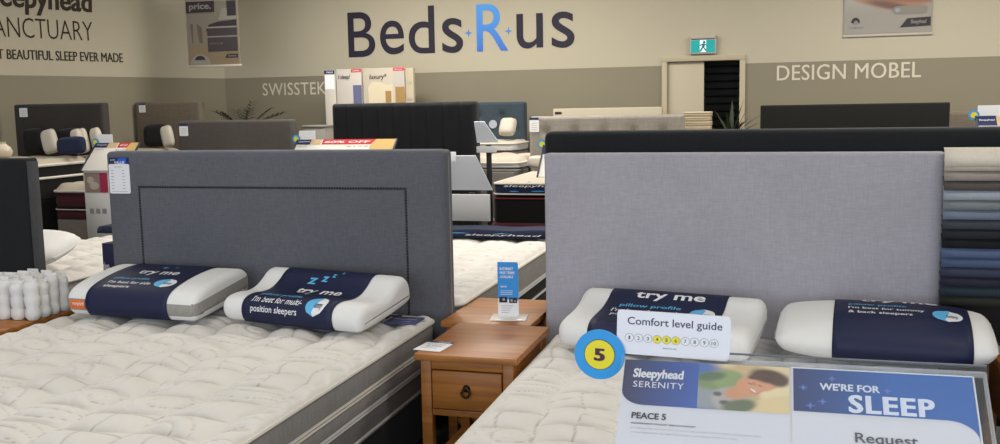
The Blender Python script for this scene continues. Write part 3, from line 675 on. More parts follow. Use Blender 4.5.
# ------------------------------------------------------------------ pillows
def smooth_closed(pts, it=3):
    for _ in range(it):
        o = []
        for i in range(len(pts)):
            a, b = pts[i], pts[(i+1) % len(pts)]
            o += [(a[0]*.75+b[0]*.25, a[1]*.75+b[1]*.25), (a[0]*.25+b[0]*.75, a[1]*.25+b[1]*.75)]
        pts = o
    return pts
class Pillow:
    """profile in (y,z), swept along x with rounded ends"""
    def __init__(s, w, prof, er, puff=0):
        p = smooth_closed(prof, 3); n = len(p); s.n = n; s.p = [Vector(q) for q in p]; s.w = w; s.er = er; s.puff = puff
        s.nr = []
        for i in range(n):
            t = (s.p[(i+1) % n]-s.p[i-1]).normalized(); s.nr.append(Vector((-t.y, t.x)))
        c = sum(s.p, Vector((0, 0)))/n; s.c = c
        if (s.p[0]-c).dot(s.nr[0]) < 0: s.nr = [-q for q in s.nr]
        s.arc = [0]
        for i in range(n): s.arc.append(s.arc[-1]+(s.p[(i+1) % n]-s.p[i]).length)
        s.L = s.arc[-1]
    def at(s, x, i, off=0):
        d = s.w/2-abs(x); p, nn = s.p[i % s.n], s.nr[i % s.n]
        ins = 0
        if d < s.er: q = 1-max(d, 0)/s.er; ins = s.er*(1-math.sqrt(max(0, 1-q*q)))
        if s.puff:
            k = (2*abs(x)/s.w); f = 1-s.puff*max(0, (k-.25)/.75)**2.2
            q = Vector((s.c.x+(p.x-s.c.x)*(1-.10*max(0, (k-.5)/.5)**3), p.y*f+s.c.y*.9*(1-f)))
            p = q
        q = p-nn*ins*1.0+nn*off; return Vector((x, q.x, q.y))
    def surf(s, x, a, off=0):
        a = a % s.L
        lo = 0
        import bisect
        lo = bisect.bisect_right(s.arc, a)-1; lo = min(lo, s.n-1); f = (a-s.arc[lo])/(s.arc[lo+1]-s.arc[lo])
        return s.at(x, lo, off).lerp(s.at(x, lo+1, off), f)
    def body(s, x0=None, x1=None, off=0, i0=0, i1=None, caps=True, nx=24, gus=None):
        full = x0 is None; x0 = -s.w/2 if full else x0; x1 = s.w/2 if full else x1
        xs = list(np.linspace(x0, x1, nx+1))
        if full: xs = sorted(set([round(v, 5) for v in xs]+[round(sg*(s.w/2-s.er*q), 5) for sg in (-1, 1) for q in (.02, .08, .18, .32, .5, .75)]))
        ring = i1 is None; idx = list(range(s.n)) if ring else list(range(i0, i1+1)); m = len(idx)
        mb = MB(); vs = [s.at(x, i, off) for x in xs for i in idx]; fs = []
        for a in range(len(xs)-1):
            for j in range(m if ring else m-1):
                fs.append((a*m+j, a*m+(j+1) % m, (a+1)*m+(j+1) % m, (a+1)*m+j))
        if caps and ring and not gus: fs += [tuple(reversed(range(m))), tuple((len(xs)-1)*m+j for j in range(m))]
        elif caps and ring:
            e = (len(xs)-1)*m
            for q in range(m//2-1):
                A, B, C_, D = [(k-7) % m for k in (q, q+1, m-2-q, m-1-q)]
                fs += [(A, B, C_, D), (e+D, e+C_, e+B, e+A)]
        mb.add(vs, fs)
        if gus: mb.m = [1 if gus[0] < sum(mb.v[k][2] for k in f)/len(f) < gus[1] else 0 for f in mb.f]
        return mb
    def find(s, y, z):
        return min(range(s.n), key=lambda i: (s.p[i].x-y)**2+(s.p[i].y-z)**2)
    def a_at(s, y, z): return s.arc[s.find(y, z)]
CONT = [(-.18, .0), (-.21, .03), (-.21, .08), (-.18, .112), (-.12, .114), (-.06, .096), (.0, .092), (.06, .112), (.11, .142), (.165, .138), (.2, .1), (.2, .03), (.17, .0)]
CONT3 = [(-.18, .0), (-.21, .03), (-.21, .08), (-.18, .11), (-.12, .114), (-.06, .110), (.0, .112), (.06, .122), (.11, .142), (.165, .138), (.2, .1), (.2, .03), (.17, .0)]
FLATP = [(-.19, .0), (-.215, .025), (-.225, .07), (-.205, .115), (-.15, .138), (0, .148), (.15, .138), (.21, .115), (.225, .07), (.215, .025), (.19, .0)]
PUFF = [(-.16, .0), (-.205, .035), (-.215, .08), (-.18, .125), (-.10, .156), (0, .165), (.10, .158), (.18, .13), (.215, .085), (.205, .035), (.16, .0)]
def make_pillow(label, prof, w, loc, rz, tilt, er, sx0, sx1, lines, logo, zzz=None, puff=0, gus=None, orange=None):
    P = Pillow(w, prof, er, puff)
    T = thing('pillow', label, 'pillow', loc, rz, rx=tilt)
    bd = P.body(gus=gus)
    if gus:
        m2 = MB(); m2.v = bd.v; m2.f = [f for f, k in zip(bd.f, bd.m) if k]; m2.m = [0]*len(m2.f)
        m2.build('gusset', GUSSET, T, angle=60)
        bd.f, bd.m = [f for f, k in zip(bd.f, bd.m) if not k], [0]*bd.m.count(0)
    bd.build('cushion', FOAM, T, angle=60)
    sl = P.body(sx0, sx1, .004, caps=False, nx=16).build('sleeve', SLEEVE, T, angle=60)
    md = sl.modifiers.new('thickness', 'SOLIDIFY'); md.thickness = .002; md.offset = -1
    # direction of growing arc: make v run from front up over the top
    af = P.a_at(prof[2][0], prof[2][1]); at_ = P.a_at(0, max(q[1] for q in prof)); 
    fwd = 1 if ((at_-af) % P.L) < P.L/2 else -1
    def fn(u, v): return P.surf(u, af+fwd*v, .0062)
    for k, (s_, box, mi, bold) in enumerate(lines):
        flat('title_text' if k == 0 else 'line_text', txt(s_, box, fn, 0, bold=bold), LBLUE if mi else WHITE, sl)
    for s_, box in zzz or (): flat('letter_mark', txt('z', box, fn, 0, bold=.02), LBLUE, sl)
    cu, cv, ru, rv = logo
    fn2 = lambda u, v: P.surf(u, af+fwd*v, .0068)
    a, b = [], []
    K = 7
    for k in range(K):   # strips, so the disc follows the curve
        y0_, y1_ = -1+2*k/K, -1+2*(k+1)/K
        c0_, c1_ = math.sqrt(max(0, 1-y0_**2)), math.sqrt(max(0, 1-y1_**2)); sft = .25
        q = lambda s_, y: (cu+ru*s_, cv+rv*y)
        m0, m1 = max(-c0_, min(c0_, .25*y0_)), max(-c1_, min(c1_, .25*y1_))
        a.append(shape([q(-c0_, y0_), q(min(m0, c0_), y0_), q(min(m1, c1_), y1_), q(-c1_, y1_)], fn))
        b.append(shape([q(max(-c0_, min(m0, c0_)), y0_), q(c0_, y0_), q(c1_, y1_), q(max(-c1_, min(m1, c1_)), y1_)], fn))
    flat('logo_blue_half', a, LBLUE, sl); flat('logo_white_half', b, WHITE, sl)
    fn3 = lambda u, v: P.surf(u, af+fwd*v, .0074)
    flat('logo_script', txt('tummy', (cu-ru*.1, cv-rv*.55, cu+ru*.7, cv+rv*.1), fn3, 0, bold=.01, shear=.2), NAVY, sl)
    if orange:
        u0, u1, z0, z1 = orange
        y = min(p.x for p in P.p)
        ff = [i for i in range(P.n) if P.p[i].x < 0 and z0 <= P.p[i].y <= z1]; ff.sort(key=lambda i: P.p[i].y)
        xs = np.linspace(u0, u1, 8); vs = [P.at(x, i, .004) for x in xs for i in ff]; m = len(ff)
        ol = MB().add(vs, [(a_*m+j, (a_+1)*m+j, (a_+1)*m+j+1, a_*m+j+1) for a_ in range(7) for j in range(m-1)]).build('orange_label', ORANGE, T)
        flat('label_print', txt('recycled', (u0+.015, (z0+z1)/2-.008, u1-.004, (z0+z1)/2+.014), lambda u, v: P.at(u, min(ff, key=lambda i: abs(P.p[i].y-v)), .0055), 0, bold=.01), WHITE, ol)
    return T, P
TL = math.radians(9.5)
p1, P1 = make_pillow('white foam pillow with orange label and navy sleeve, left one on the left bed', FLATP, .70, (-2.735, 3.75, LZ+.036), math.radians(-3), TL*.9, .035, -.23, .21,
    [('try me', (-.10, .225, .12, .29), 0, .02), ('pillow profile', (-.17, .165, .02, .19), 1, .01), ("I'm best for side", (-.17, .125, .06, .15), 0, .01), ('sleepers', (-.17, .085, -.03, .11), 0, .01)],
    (.13, .15, .055, .042), [(0, (-.03, .33, .0, .35)), (0, (.03, .345, .05, .36))], gus=(.035, .09), orange=(-.315, -.236, .04, .088))
p2, P2 = make_pillow('white contour pillow in navy sleeve, right one on the left bed', CONT, .745, (-1.92, 3.735, LZ+.036), math.radians(-11), TL, .04, -.245, .235,
    [('try me', (-.09, .165, .15, .232), 0, .02), ('pillow profile', (-.19, .072, .03, .105), 1, .01), ("I'm best for multi-", (-.20, .028, .065, .062), 0, .01), ('position sleepers', (-.195, -.02, .055, .014), 0, .01)],
    (.14, .045, .05, .055), [(0, (-.08, .265, -.035, .305)), (0, (-.015, .285, .02, .318)), (0, (.03, .315, .05, .335)), (0, (.07, .34, .083, .353))])
p3, P3 = make_pillow('white contour foam pillow behind the comfort guide card on the right bed', CONT3, .75, (-.41, 3.735, RZ+.036), math.radians(-9), TL*.85, .04, -.245, .235,
    [('try me', (-.135, .282, .15, .338), 0, .02), ('pillow profile', (-.18, .215, .07, .25), 1, .01), ("I'm best for multi-", (-.20, .168, .10, .203), 0, .01), ('position sleepers', (-.19, .12, .06, .155), 0, .01)],
    (.16, .20, .05, .045))
p4, P4 = make_pillow('puffy white pillow for tummy and back sleepers, right one on the right bed', PUFF, .75, (.40, 3.735, RZ+.03), math.radians(-5), TL*.6, .05, -.17, .29,
    [('try me', (-.08, .30, .19, .355), 0, .02), ('pillow profile', (-.12, .245, .08, .27), 1, .01), ("I'm best for tummy", (-.12, .205, .14, .232), 0, .01), ('& back sleepers', (-.12, .165, .10, .192), 0, .01)],
    (.215, .20, .05, .05), puff=.42)
def soft_cushion(name, label, w, h, t, m, loc, rz, lean, cat='cushion', group=None):
    nx = 18; vs = []; fs = []
    for sd in (-1, 1):
        for j in range(nx+1):
            for i in range(nx+1):
                a, b = -1+2*i/nx, -1+2*j/nx
                k = (1-a**4)*(1-b**4); yy = sd*t/2*max(0, k)**.55
                pinch = 1-.06*(a*a*b*b) - .05*(1-b*b)*abs(a)**3*0
                vs.append((a*w/2*math.sqrt(1-.26*b**4), yy, h/2+b*h/2*math.sqrt(1-.26*a**4)))
    N = (nx+1)**2
    for sd in (0, 1):
        for j in range(nx):
            for i in range(nx):
                a = sd*N+j*(nx+1)+i; fs.append((a, a+1, a+nx+2, a+nx+1))
    T = thing(name, label, cat, loc, rz, group, rx=lean)
    bm = MB().add(vs, fs); o = bm.build('cover', m, T)
    b = bmesh.new(); b.from_mesh(o.data); bmesh.ops.remove_doubles(b, verts=b.verts, dist=1e-5); bmesh.ops.recalc_face_normals(b, faces=b.faces)
    b.to_mesh(o.data); b.free()
    ring = [(-1+2*i/12, -1) for i in range(12)]+[(1, -1+2*i/12) for i in range(12)]+[(1-2*i/12, 1) for i in range(12)]+[(-1, 1-2*i/12) for i in range(12)]
    MB().tube([(a*w/2*math.sqrt(1-.26*b**4), 0, h/2+b*h/2*math.sqrt(1-.26*a**4)) for a, b in ring], .004, 5, closed=True).build('piping', m, T)
    return T
# loose pillow on the far left mattress
pw = soft_cushion('pillow', 'loose white pillow lying on the mattress behind the far left headboard', .84, .48, .15, FOAM, (-4.30, 4.25, .675), math.radians(8), math.radians(-78), 'pillow')
BLK = weave('black cushion fabric', (32, 31, 33), .1, 60); WPIL = mat('white cushion fabric', (188, 181, 168), .8)
def on_bed(px, py, Y): p = PY(px, py, Y); return p
yA = 7.2
for (px0, px1, pyt, m, lab, Y) in ((25, 43, 131, BLK, 'black cushion at the left end of the charcoal headboard bed', 7.40), (44, 58, 132, WPIL, 'upright white cushion, left one on the charcoal headboard bed', 7.26), (58, 80, 131, BLK, 'black cushion between the two white ones on the charcoal headboard bed', 7.40),
                                   (74, 84, 131.5, WPIL, 'narrow white cushion behind the navy one on the charcoal headboard bed', 7.21), (88, 100, 131, WPIL, 'short white cushion by the tilted sign on the charcoal headboard bed', 7.31), (74, 97, 140, NAVYF, 'navy cushion in front on the charcoal headboard bed', 7.10), (109, 119, 130, WPIL, 'white cushion at the right end of the charcoal headboard bed', 7.36)):
    a, b = PY(px0, pyt, Y), PY(px1, pyt, Y); hgt = max(.15, a.z-za-.005)
    x = min((a.x+b.x)/2, a1.x-{109: .035, 88: .16}.get(px0, .12))
    c_ = soft_cushion('cushion', lab, b.x-a.x+(.04 if m is not WPIL else 0), hgt, .08, m, (x, Y, za+.03), math.radians(6), math.radians(-4)); c_.rotation_euler.y = math.radians(-13 if m is WPIL else -3)
for (px0, px1, pyt, m, lab, Y) in ((144, 166, 126, BLK, 'black cushion leaning on the taupe headboard', 8.72), (163, 174, 127, WPIL, 'white cushion beside the black one at the taupe headboard', 8.55)):
    a, b = PY(px0, pyt, Y), PY(px1, pyt, Y)
    c_ = soft_cushion('cushion', lab, b.x-a.x, max(.15, a.z-zb), .08, m, ((a.x+b.x)/2, Y, zb+.016), math.radians(6), math.radians(-6)); c_.rotation_euler.y = math.radians(-13 if m is WPIL else -3)
a, b = PY(497, 139, 9.2), PY(513, 133, 9.2)
soft_cushion('pillow', 'small white pillow on the mattress at the teal headboard', b.x-a.x, .2, .12, WPIL, ((a.x+b.x)/2, 9.25, zt+.045), 0, math.radians(-35), 'pillow')
a, b = PY(531, 157, 8.1), PY(560, 157, 8.1)
soft_cushion('pillow', 'white pillow at the foot of the light grey buttoned headboard', b.x-a.x+.1, a.z-zg, .14, WPIL, ((a.x+b.x)/2+.02, 8.1, zg+.012), 0, math.radians(-8), 'pillow')

# ------------------------------------------------------------------ nightstands
def nightstand(label, loc, rz):
    """front towards -y, origin at floor centre; .39 wide, .53 deep, .57 high"""
    T = thing('nightstand', label, 'nightstand', loc, rz); w, d, h = .40, .54, .57
    MB().rbox(-w/2-.004, w/2+.004, -d/2, d/2, h-.026, h, .004).build('tabletop', WOOD, T)
    for sx in (-1, 1):
        for sy_ in (-1, 1):
            x = sx*(w/2-.036); y = sy_*(d/2-.04); MB().rbox(x-.021, x+.021, y-.021, y+.021, 0, h-.027, .003).build('leg', WOOD, T)
    for sx in (-1, 1): x = sx*(w/2-.03); MB().rbox(x-.008, x+.008, -d/2+.062, d/2-.062, .335, h-.027, .002).build('side_panel', WOOD, T)
    MB().rbox(-w/2+.058, w/2-.058, -d/2+.022, -d/2+.05, h-.062, h-.027, .002).build('top_rail', WOOD, T)
    MB().rbox(-w/2+.058, w/2-.058, -d/2+.022, -d/2+.05, .325, .35, .002).build('lower_rail', WOOD, T)
    MB().rbox(-w/2+.058, w/2-.058, d/2-.05, d/2-.03, .33, h-.027, .002).build('back_panel', WOOD, T)
    MB().rbox(-w/2+.02, w/2-.02, -d/2+.03, d/2-.03, .10, .122, .003).build('shelf', WOOD, T)
    D = MB().rbox(-w/2+.061, w/2-.061, -d/2+.016, -d/2+.04, .354, h-.066, .004).build('drawer', WOOD, T)
    zc = .44; yk_ = -d/2+.014
    k = MB().lathe([(.004, -.012), (.010, -.010), (.012, -.004), (.015, .0), (.015, .004)], (0, yk_, zc), 16, axis='y').build('backplate', BRONZE, D)
    MB().tube([(.016*math.sin(a), yk_-.011-.004*math.cos(a), zc-.014-.016*math.cos(a)) for a in [2*PI*i/20 for i in range(20)]], .0048, 8, closed=True).build('ring_pull', BRONZE, D)
    return T
NX = -1.108
nsA = nightstand('honey pine nightstand between the two front beds, drawer with ring pull facing us', (NX, 3.585, 0), 0)
def ns_copy(label, loc, rz):
    c = copy_tree(nsA); c.location = loc; c.rotation_euler = (0, 0, rz); c['label'] = label; return c
ns_copy('honey pine nightstand set back to back behind the centre one', (NX-.085, 4.127, 0), PI)
ns_copy('honey pine nightstand carrying the white pocket spring block at far left', (-3.43, 3.55, 0), 0)
ns_copy('honey pine nightstand under the fabric swatches at the right edge', (.985, 3.72, 0), 0)
NT = .57
# flat price card on nightstand
t = thing('price_card', 'small white price card with navy strip lying on the centre nightstand', 'price card', (-1.272, 3.435, NT+.0008), math.radians(-6))
MB().rbox(-.055, .06, -.075, .07, 0, .002, .0006).build('card', WHITE, t)
ff = lambda u, v: (u, v, .0024)
flat('navy_strip', [shape(rect(-.055, .045, .06, .07), ff)], NAVY, t)
flat('print', txt('VALUE', (-.01, .05, .045, .066), lambda u, v: (u, v, .0028), 0, bold=.01), WHITE, t)
flat('price_print', txt('$399', (-.03, -.02, .035, .005), ff, 0, bold=.01) + [shape(rect(-.04, .02, .04, .024), ff), shape(rect(-.04, -.04, .03, -.036), ff)], GREYINK, t)
# blue upright card
t = thing('upright_card', 'blue and white upright leaflet in a clear L stand on the nightstand', 'leaflet stand', (-1.125, 4.0, NT+.001), math.radians(9))
hc = .245; wc = .092
MB().rbox(-.075, .085, -.085, .045, 0, .004, .001).build('base_plate', mat('white acrylic', (226, 222, 214), .2), t)
mb = MB(); slab(mb, [(x, z+.004) for x, z in rrect(-wc/2, 0, wc/2, hc, .008)], -.004, 0); mb.build('card', WHITE, t)
ff = lambda u, v: (u, -.0046, v)
flat('blue_print', [shape([(-wc/2, .085), (wc/2, .075), (wc/2, hc-.006), (wc/2-.006, hc+.002), (-wc/2, hc+.004)], ff)], BLUEP, t)
pp = lambda u, v: (u, -.0052, v)
flat('white_print', txt('INTEREST', (-.036, .212, .024, .224), pp, 0, bold=.02) + txt('FREE TERMS', (-.036, .194, .030, .206), pp, 0, bold=.02) + txt('AVAILABLE', (-.036, .176, .024, .188), pp, 0, bold=.02) + txt('GEM VISA', (-.034, .134, -.004, .142), pp, 0, bold=.02)
     + [shape(rect(-.034, .118-.008*k, .02, .12-.008*k), pp) for k in range(3)], WHITE, t)
flat('dark_pictures', [shape(rect(-wc/2+.006, .066, -.004, .092), pp), shape(rect(.004, .064, wc/2-.006, .088), pp)], INK, t)
flat('picture_marks', [shape(disc(-.02, .08, .006), lambda u, v: (u, -.0058, v)), shape(rect(.01, .07, .02, .082), lambda u, v: (u, -.0058, v)), shape(rect(.026, .07, .036, .076), lambda u, v: (u, -.0058, v))], GREYINK, t)
flat('small_print', [shape(rect(-.03, .05-.01*k, .02-.006*k, .052-.01*k), pp) for k in range(4)], GREYINK, t)
# pocket spring block
t = thing('pocket_spring_sample', 'white block of fabric pocket springs standing on the far left nightstand', 'spring sample', (-3.40, 3.60, NT+.002), math.radians(3))
SP = mat('white spunbond', (220, 218, 216), .85, bump=.6, bscale=90)
for ix in range(5):
    for iy in range(4):
        x = -.148+ix*.074; y = -.10+iy*.066; hh = .175+random.uniform(-.012, .014); pr = []
        for k in range(13):
            q = k/12; bulge = .034-.0035*abs(math.sin(q*PI*3))**.5*0 - .0045*(1 if abs((q*3) % 1) < .09 or abs((q*3) % 1) > .95 else 0); pr.append((bulge*(.82 if k in (0, 12) else 1), q*hh))
        n = 14; vs = []; 
        for rr, z in pr:
            for j in range(n):
                a = 2*PI*j/n; wob = 1+.05*math.sin(3*a+ix+iy*2+z*30); vs.append((x+rr*wob*math.cos(a), y+rr*wob*math.sin(a), z))
        fs = [(i*n+j, i*n+(j+1) % n, (i+1)*n+(j+1) % n, (i+1)*n+j) for i in range(12) for j in range(n)]+[tuple(12*n+j for j in range(n)), tuple(reversed(range(n)))]
        mb = MB().add(vs, fs); mb.rbox(x-.03, x+.03, y-.001, y+.001, hh-.004, hh+.012+random.uniform(0, .006), .0005)
        mb.build('spring_pocket', SP, t)
# small navy carton behind left headboard
t = thing('pillow_carton', 'narrow navy carton with white script peeking out left of the slate headboard', 'carton', (-3.30, 4.2, 0))
# swatch display
t = thing('swatch_display', 'tiered fabric swatch display running from cream to dark blue at the right edge', 'swatch display', (.955, 3.955, NT))
zt_, zb_ = 1.312-NT, .72-NT
cols = [(186, 178, 164), (160, 152, 138), (132, 124, 116), (86, 80, 76), (150, 156, 166), (118, 124, 126), (112, 120, 136), (64, 68, 76), (40, 42, 46), (28, 29, 32), (84, 98, 130), (74, 88, 116), (58, 62, 82), (44, 44, 58), (44, 54, 64), (46, 46, 40)]
MB().rbox(-.30, .30, .03, .042, .012, zt_, .003).build('back_board', BLACKP, t); MB().rbox(-.16, .2, -.06, .042, 0, .012, .003).build('foot_plate', BLACKP, t)
nS = len(cols); st = (zt_-zb_)/nS
for k, c in enumerate(cols):
    z1 = zt_-k*st+.004; z0 = z1-st*1.35-(.02 if k == 0 else 0)
    n = 12; vs = []
    for i in range(n+1):
        x = -.329+.66*i/n; w_ = .003*math.sin(i*1.1+k*1.7)
        for (yy, zz) in ((.026-.0, z1), (.016, z1+.001), (.004, z1-.008), (-.004-.004, (z0+z1)/2), (-.014, z0)): vs.append((x, yy+w_*.4, zz))
    fs = [(i*5+j, (i+1)*5+j, (i+1)*5+j+1, i*5+j+1) for i in range(n) for j in range(4)]
    o = MB().add(vs, fs).build('fabric_swatch', weave('swatch %d' % k, tuple(min(235, v*(1.12 if k < 3 else 1.0)) for v in c), .06, 120), t); md = o.modifiers.new('thickness', 'SOLIDIFY'); md.thickness = .003

# carton body on the floor behind the headboard, resting on a plinth box
t_c = [o for o in C.objects if o.name.startswith('pillow_carton')][0]
e = PY(108.5, 240, 4.2); e2 = PY(113, 270, 4.2)
t_c.location = (e.x+.095, 4.2, 0)
MB().rbox(-.10, .10, -.05, .05, 0, e.z-.01, .004).build('box', mat('navy carton', (40, 40, 66), .6), t_c)
flat('white_script', txt('sleep', (-.095, e2.z+.0, -.06, e2.z+.05), lambda u, v: (u, -.0512, v), 0, bold=.01), WHITE, t_c)

# ------------------------------------------------------------------ tags on headboards
def hang_tag(label, px0, px1, pyt, pyb, Y, big=False):
    a, b = PY(px0, (pyt+pyb)/2, Y), PY(px1, (pyt+pyb)/2, Y); z1, z0 = PY((px0+px1)/2, pyt, Y).z, PY((px0+px1)/2, pyb, Y).z
    w, h = b.x-a.x, z1-z0
    T = thing('price_tag', label, 'price tag', ((a.x+b.x)/2, Y+.001, z0))
    mb = MB(); slab(mb, rrect(-w/2, 0, w/2, h*.82, w*.08), -.004, -.002); mb.build('price_list', WHITE, T)
    mb = MB(); slab(mb, rect(-w/2+.002, h*.76, w/2-.002, h), -.0018, -.0003); mb.build('header_card', NAVY, T)
    f = lambda u, v: (u, -.0046, v)
    if big:
        flat('header_blue', [shape([(-w*.12, h*.80), (w*.36, h*.80), (w*.36, h*.985), (-w*.02, h*.985)], lambda u, v: (u, -.0024, v))], mat('royal blue print', (40, 92, 190), .5), T)
        flat('header_text', txt('VALUE', (-w*.20, h*.825, w*.30, h*.90), lambda u, v: (u, -.0048, v), 0, bold=.02, shear=.2) + txt('great', (-w*.38, h*.91, -w*.16, h*.95), lambda u, v: (u, -.0048, v), 0, bold=.01), WHITE, T)
        pol = txt('QUEEN', (-w*.22, h*.72, w*.16, h*.755), f, 0, bold=.01)
        for k in range(7):
            y = h*(.63-.083*k); pol += [shape(rect(-w*.40, y, -w*.28+.01*w*(k % 3), y+h*.016), f), shape(rect(w*.14, y, w*.26, y+h*.016), f)]
        pol += [shape(rect(-w*.40, h*.05, w*.38, h*.06), f)]
        flat('list_print', pol, GREYINK, T)
    else: flat('list_print', [shape(rect(-w*.3, h*(.6-.15*k), w*.3, h*(.62-.15*k)), f) for k in range(4)], GREYINK, T)
    return T
hang_tag('white price list with navy and blue header hanging on the slate headboard corner', 109.5, 130, 157.5, 193.5, HY-.0008, True)
hang_tag('small white tag on the charcoal headboard at far left', 19.5, 27.5, 106, 117, ya-.0005)
hang_tag('small white tag on the taupe headboard near the corner', 139, 145.5, 103.5, 112.5, yb-.0005)
hang_tag('small white tag on the plain dark grey headboard', 179.5, 188, 124, 136, yc-.0005)
hang_tag('white tag with navy top on the light grey buttoned headboard', 529.5, 539, 117.5, 132, yg-.0005)

# ------------------------------------------------------------------ foreground sign stand
SA = .7853
def sign_stand(label, c, rz=0, W=.43, front=True, parts=('sheet',), low=None, post=True, name='sign_stand'):
    """c = top centre of the tilted tray; local x right, tray slopes down towards -y"""
    T = thing(name, label, 'sign', (c[0], c[1], 0), rz); z = c[2]
    def tf(v): return Vector((v.x, v.z*math.sin(SA)+v.y*math.cos(SA), z+v.z*math.cos(SA)-v.y*math.sin(SA)*-1))
    return T, z
def tiltf(z, k=0):
    s_, c_ = math.sin(SA), math.cos(SA)
    def f(u, v): return (u, v*s_-k*c_, z+v*c_+k*s_)
    return f
def tbox(mb, x0, x1, v0, v1, k0, k1, z, r=.001, mi=0):
    g = lambda p: Vector((p.x, p.z*math.sin(SA)-(-p.y)*math.cos(SA), z+p.z*math.cos(SA)+(-p.y)*math.sin(SA)))
    return mb.rbox(x0, x1, -k1, -k0, v0, v1, r, 2, mi, xf=g)
W = .43
T, z = sign_stand('tilted bed end sign with two printed sheets in clear acrylic, right foreground', (.0254, 1.2533, 1.1582), .0151)
mb = MB(); tbox(mb, -W/2+.004, W/2-.004, -.30, -.001, -.006, -.001, z); mb.build('back_plate', mat('white acrylic', (226, 222, 214), .2), T)
mb = MB(); tbox(mb, -W/2, 0-.001, -.299, 0, -.0008, .0002, z, 0); shl = mb.build('left_sheet', mat('satin paper', (214, 214, 220), .35), T)
mb = MB(); tbox(mb, .001, W/2, -.299, 0, -.0008, .0002, z, 0); shr = mb.build('right_sheet', mat('satin paper', (214, 214, 220), .35), T)
def print_on(name, pol, m, par): return flat(name, pol, m, par)
# left sheet artwork (u from -W/2 to 0, v down from 0)
u0, u1 = -W/2+.001, -.002; hd = -.0905
def hdr(k):
    g = tiltf(z, .0004+.0003*k); return lambda u, v: g(u, v*.735)
GRADN = gradient('navy to blue print', (34, 36, 72), (54, 92, 176), 0, u0, u0+.105, .35)
pol = [shape([(u0, 0), (u0, hd+.028)] + [(u0+.028-.028*math.cos(a), hd+.028-.028*math.sin(a)) for a in [PI/2*i/6 for i in range(1, 7)]] + [(u0+.11, hd), (u0+.11, 0)], hdr(1))]
print_on('navy_banner', pol, GRADN, shl)
def soft_photo(name, box, fn, par, bg, blobs, nx=84, ny=54):
    """a printed photograph: soft overlapping colour shapes on a fine sheet"""
    x0, y0, x1, y1 = box; X, Y = np.meshgrid(np.linspace(0, 1, nx), np.linspace(0, 1, ny)); col = np.zeros((ny, nx, 3)); col[:] = lin(bg)[:3]
    for cx_, cy_, rx_, ry_, an, c, so in blobs:
        asp = (x1-x0)/(y1-y0); dx, dy = (X-cx_)*asp, Y-cy_; ca, sa = math.cos(an), math.sin(an)
        d = np.sqrt(((dx*ca+dy*sa)/rx_)**2+((-dx*sa+dy*ca)/ry_)**2); w_ = np.clip((1+so-d)/(2*so), 0, 1); w_ = (w_*w_*(3-2*w_))[..., None]
        col = col*(1-w_)+np.array(lin(c)[:3])*w_
    me = bpy.data.meshes.new(name); V = [tuple(fn(x0+(x1-x0)*i/(nx-1), y0+(y1-y0)*j/(ny-1))) for j in range(ny) for i in range(nx)]
    me.from_pydata(V, [], [(j*nx+i, j*nx+i+1, (j+1)*nx+i+1, (j+1)*nx+i) for j in range(ny-1) for i in range(nx-1)])
    at = me.color_attributes.new('print', 'FLOAT_COLOR', 'POINT'); at.data.foreach_set('color', np.concatenate([col, np.ones((ny, nx, 1))], -1).astype(np.float32).ravel())
    m = MATS.get('photo print')
    if not m:
        m = mat('photo print', (200, 200, 200), .4); nd = m.node_tree.nodes.new('ShaderNodeAttribute'); nd.attribute_name = 'print'
        m.node_tree.links.new(nd.outputs['Color'], m.node_tree.nodes['Principled BSDF'].inputs['Base Color'])
    me.materials.append(m); o = bpy.data.objects.new(name, me); C.objects.link(o); o.parent = par; return o
soft_photo('photo_print', (u0+.098, hd, u1, 0), hdr(2), shl, (196, 170, 128), [
    (.02, .5, .3, .9, 0, (84, 112, 176), .5), (.75, .98, .7, .18, -.1, (226, 204, 160), .3), (.55, .98, .25, .12, .3, (206, 178, 130), .4), (.98, .30, .34, .50, .5, (230, 212, 168), .15), (.86, .12, .55, .22, .35, (222, 200, 150), .2),
    (.10, .30, .32, .30, .3, (150, 156, 160), .3), (.20, .62, .30, .20, .1, (128, 146, 96), .3), (.32, .68, .22, .20, .4, (142, 160, 104), .25), (.14, .72, .2, .1, .2, (96, 116, 86), .4), (.36, .24, .26, .26, -.3, (176, 172, 166), .2), (.22, .34, .06, .05, 0, (96, 92, 92), .5), (.36, .36, .05, .04, 0, (108, 102, 98), .5), (.30, .16, .07, .05, 0, (90, 88, 88), .5),
    (.46, .10, .24, .14, .35, (104, 112, 84), .3), (.46, .40, .22, .14, .4, (206, 150, 112), .25), (.58, .55, .20, .20, .3, (214, 152, 112), .12), (.70, .60, .24, .16, .25, (216, 158, 120), .15),
    (.78, .78, .26, .15, -.25, (84, 56, 42), .3), (.90, .68, .12, .12, -.6, (92, 62, 46), .4), (.66, .76, .14, .06, .2, (92, 62, 44), .3), (.615, .445, .075, .03, -.75, (176, 92, 82), .4), (.612, .452, .06, .017, -.75, (248, 236, 226), .4), (.575, .60, .034, .010, -.6, (96, 66, 54), .7), (.685, .565, .034, .010, -.6, (96, 66, 54), .7), (.62, .60, .02, .04, .4, (190, 126, 92), .6)])
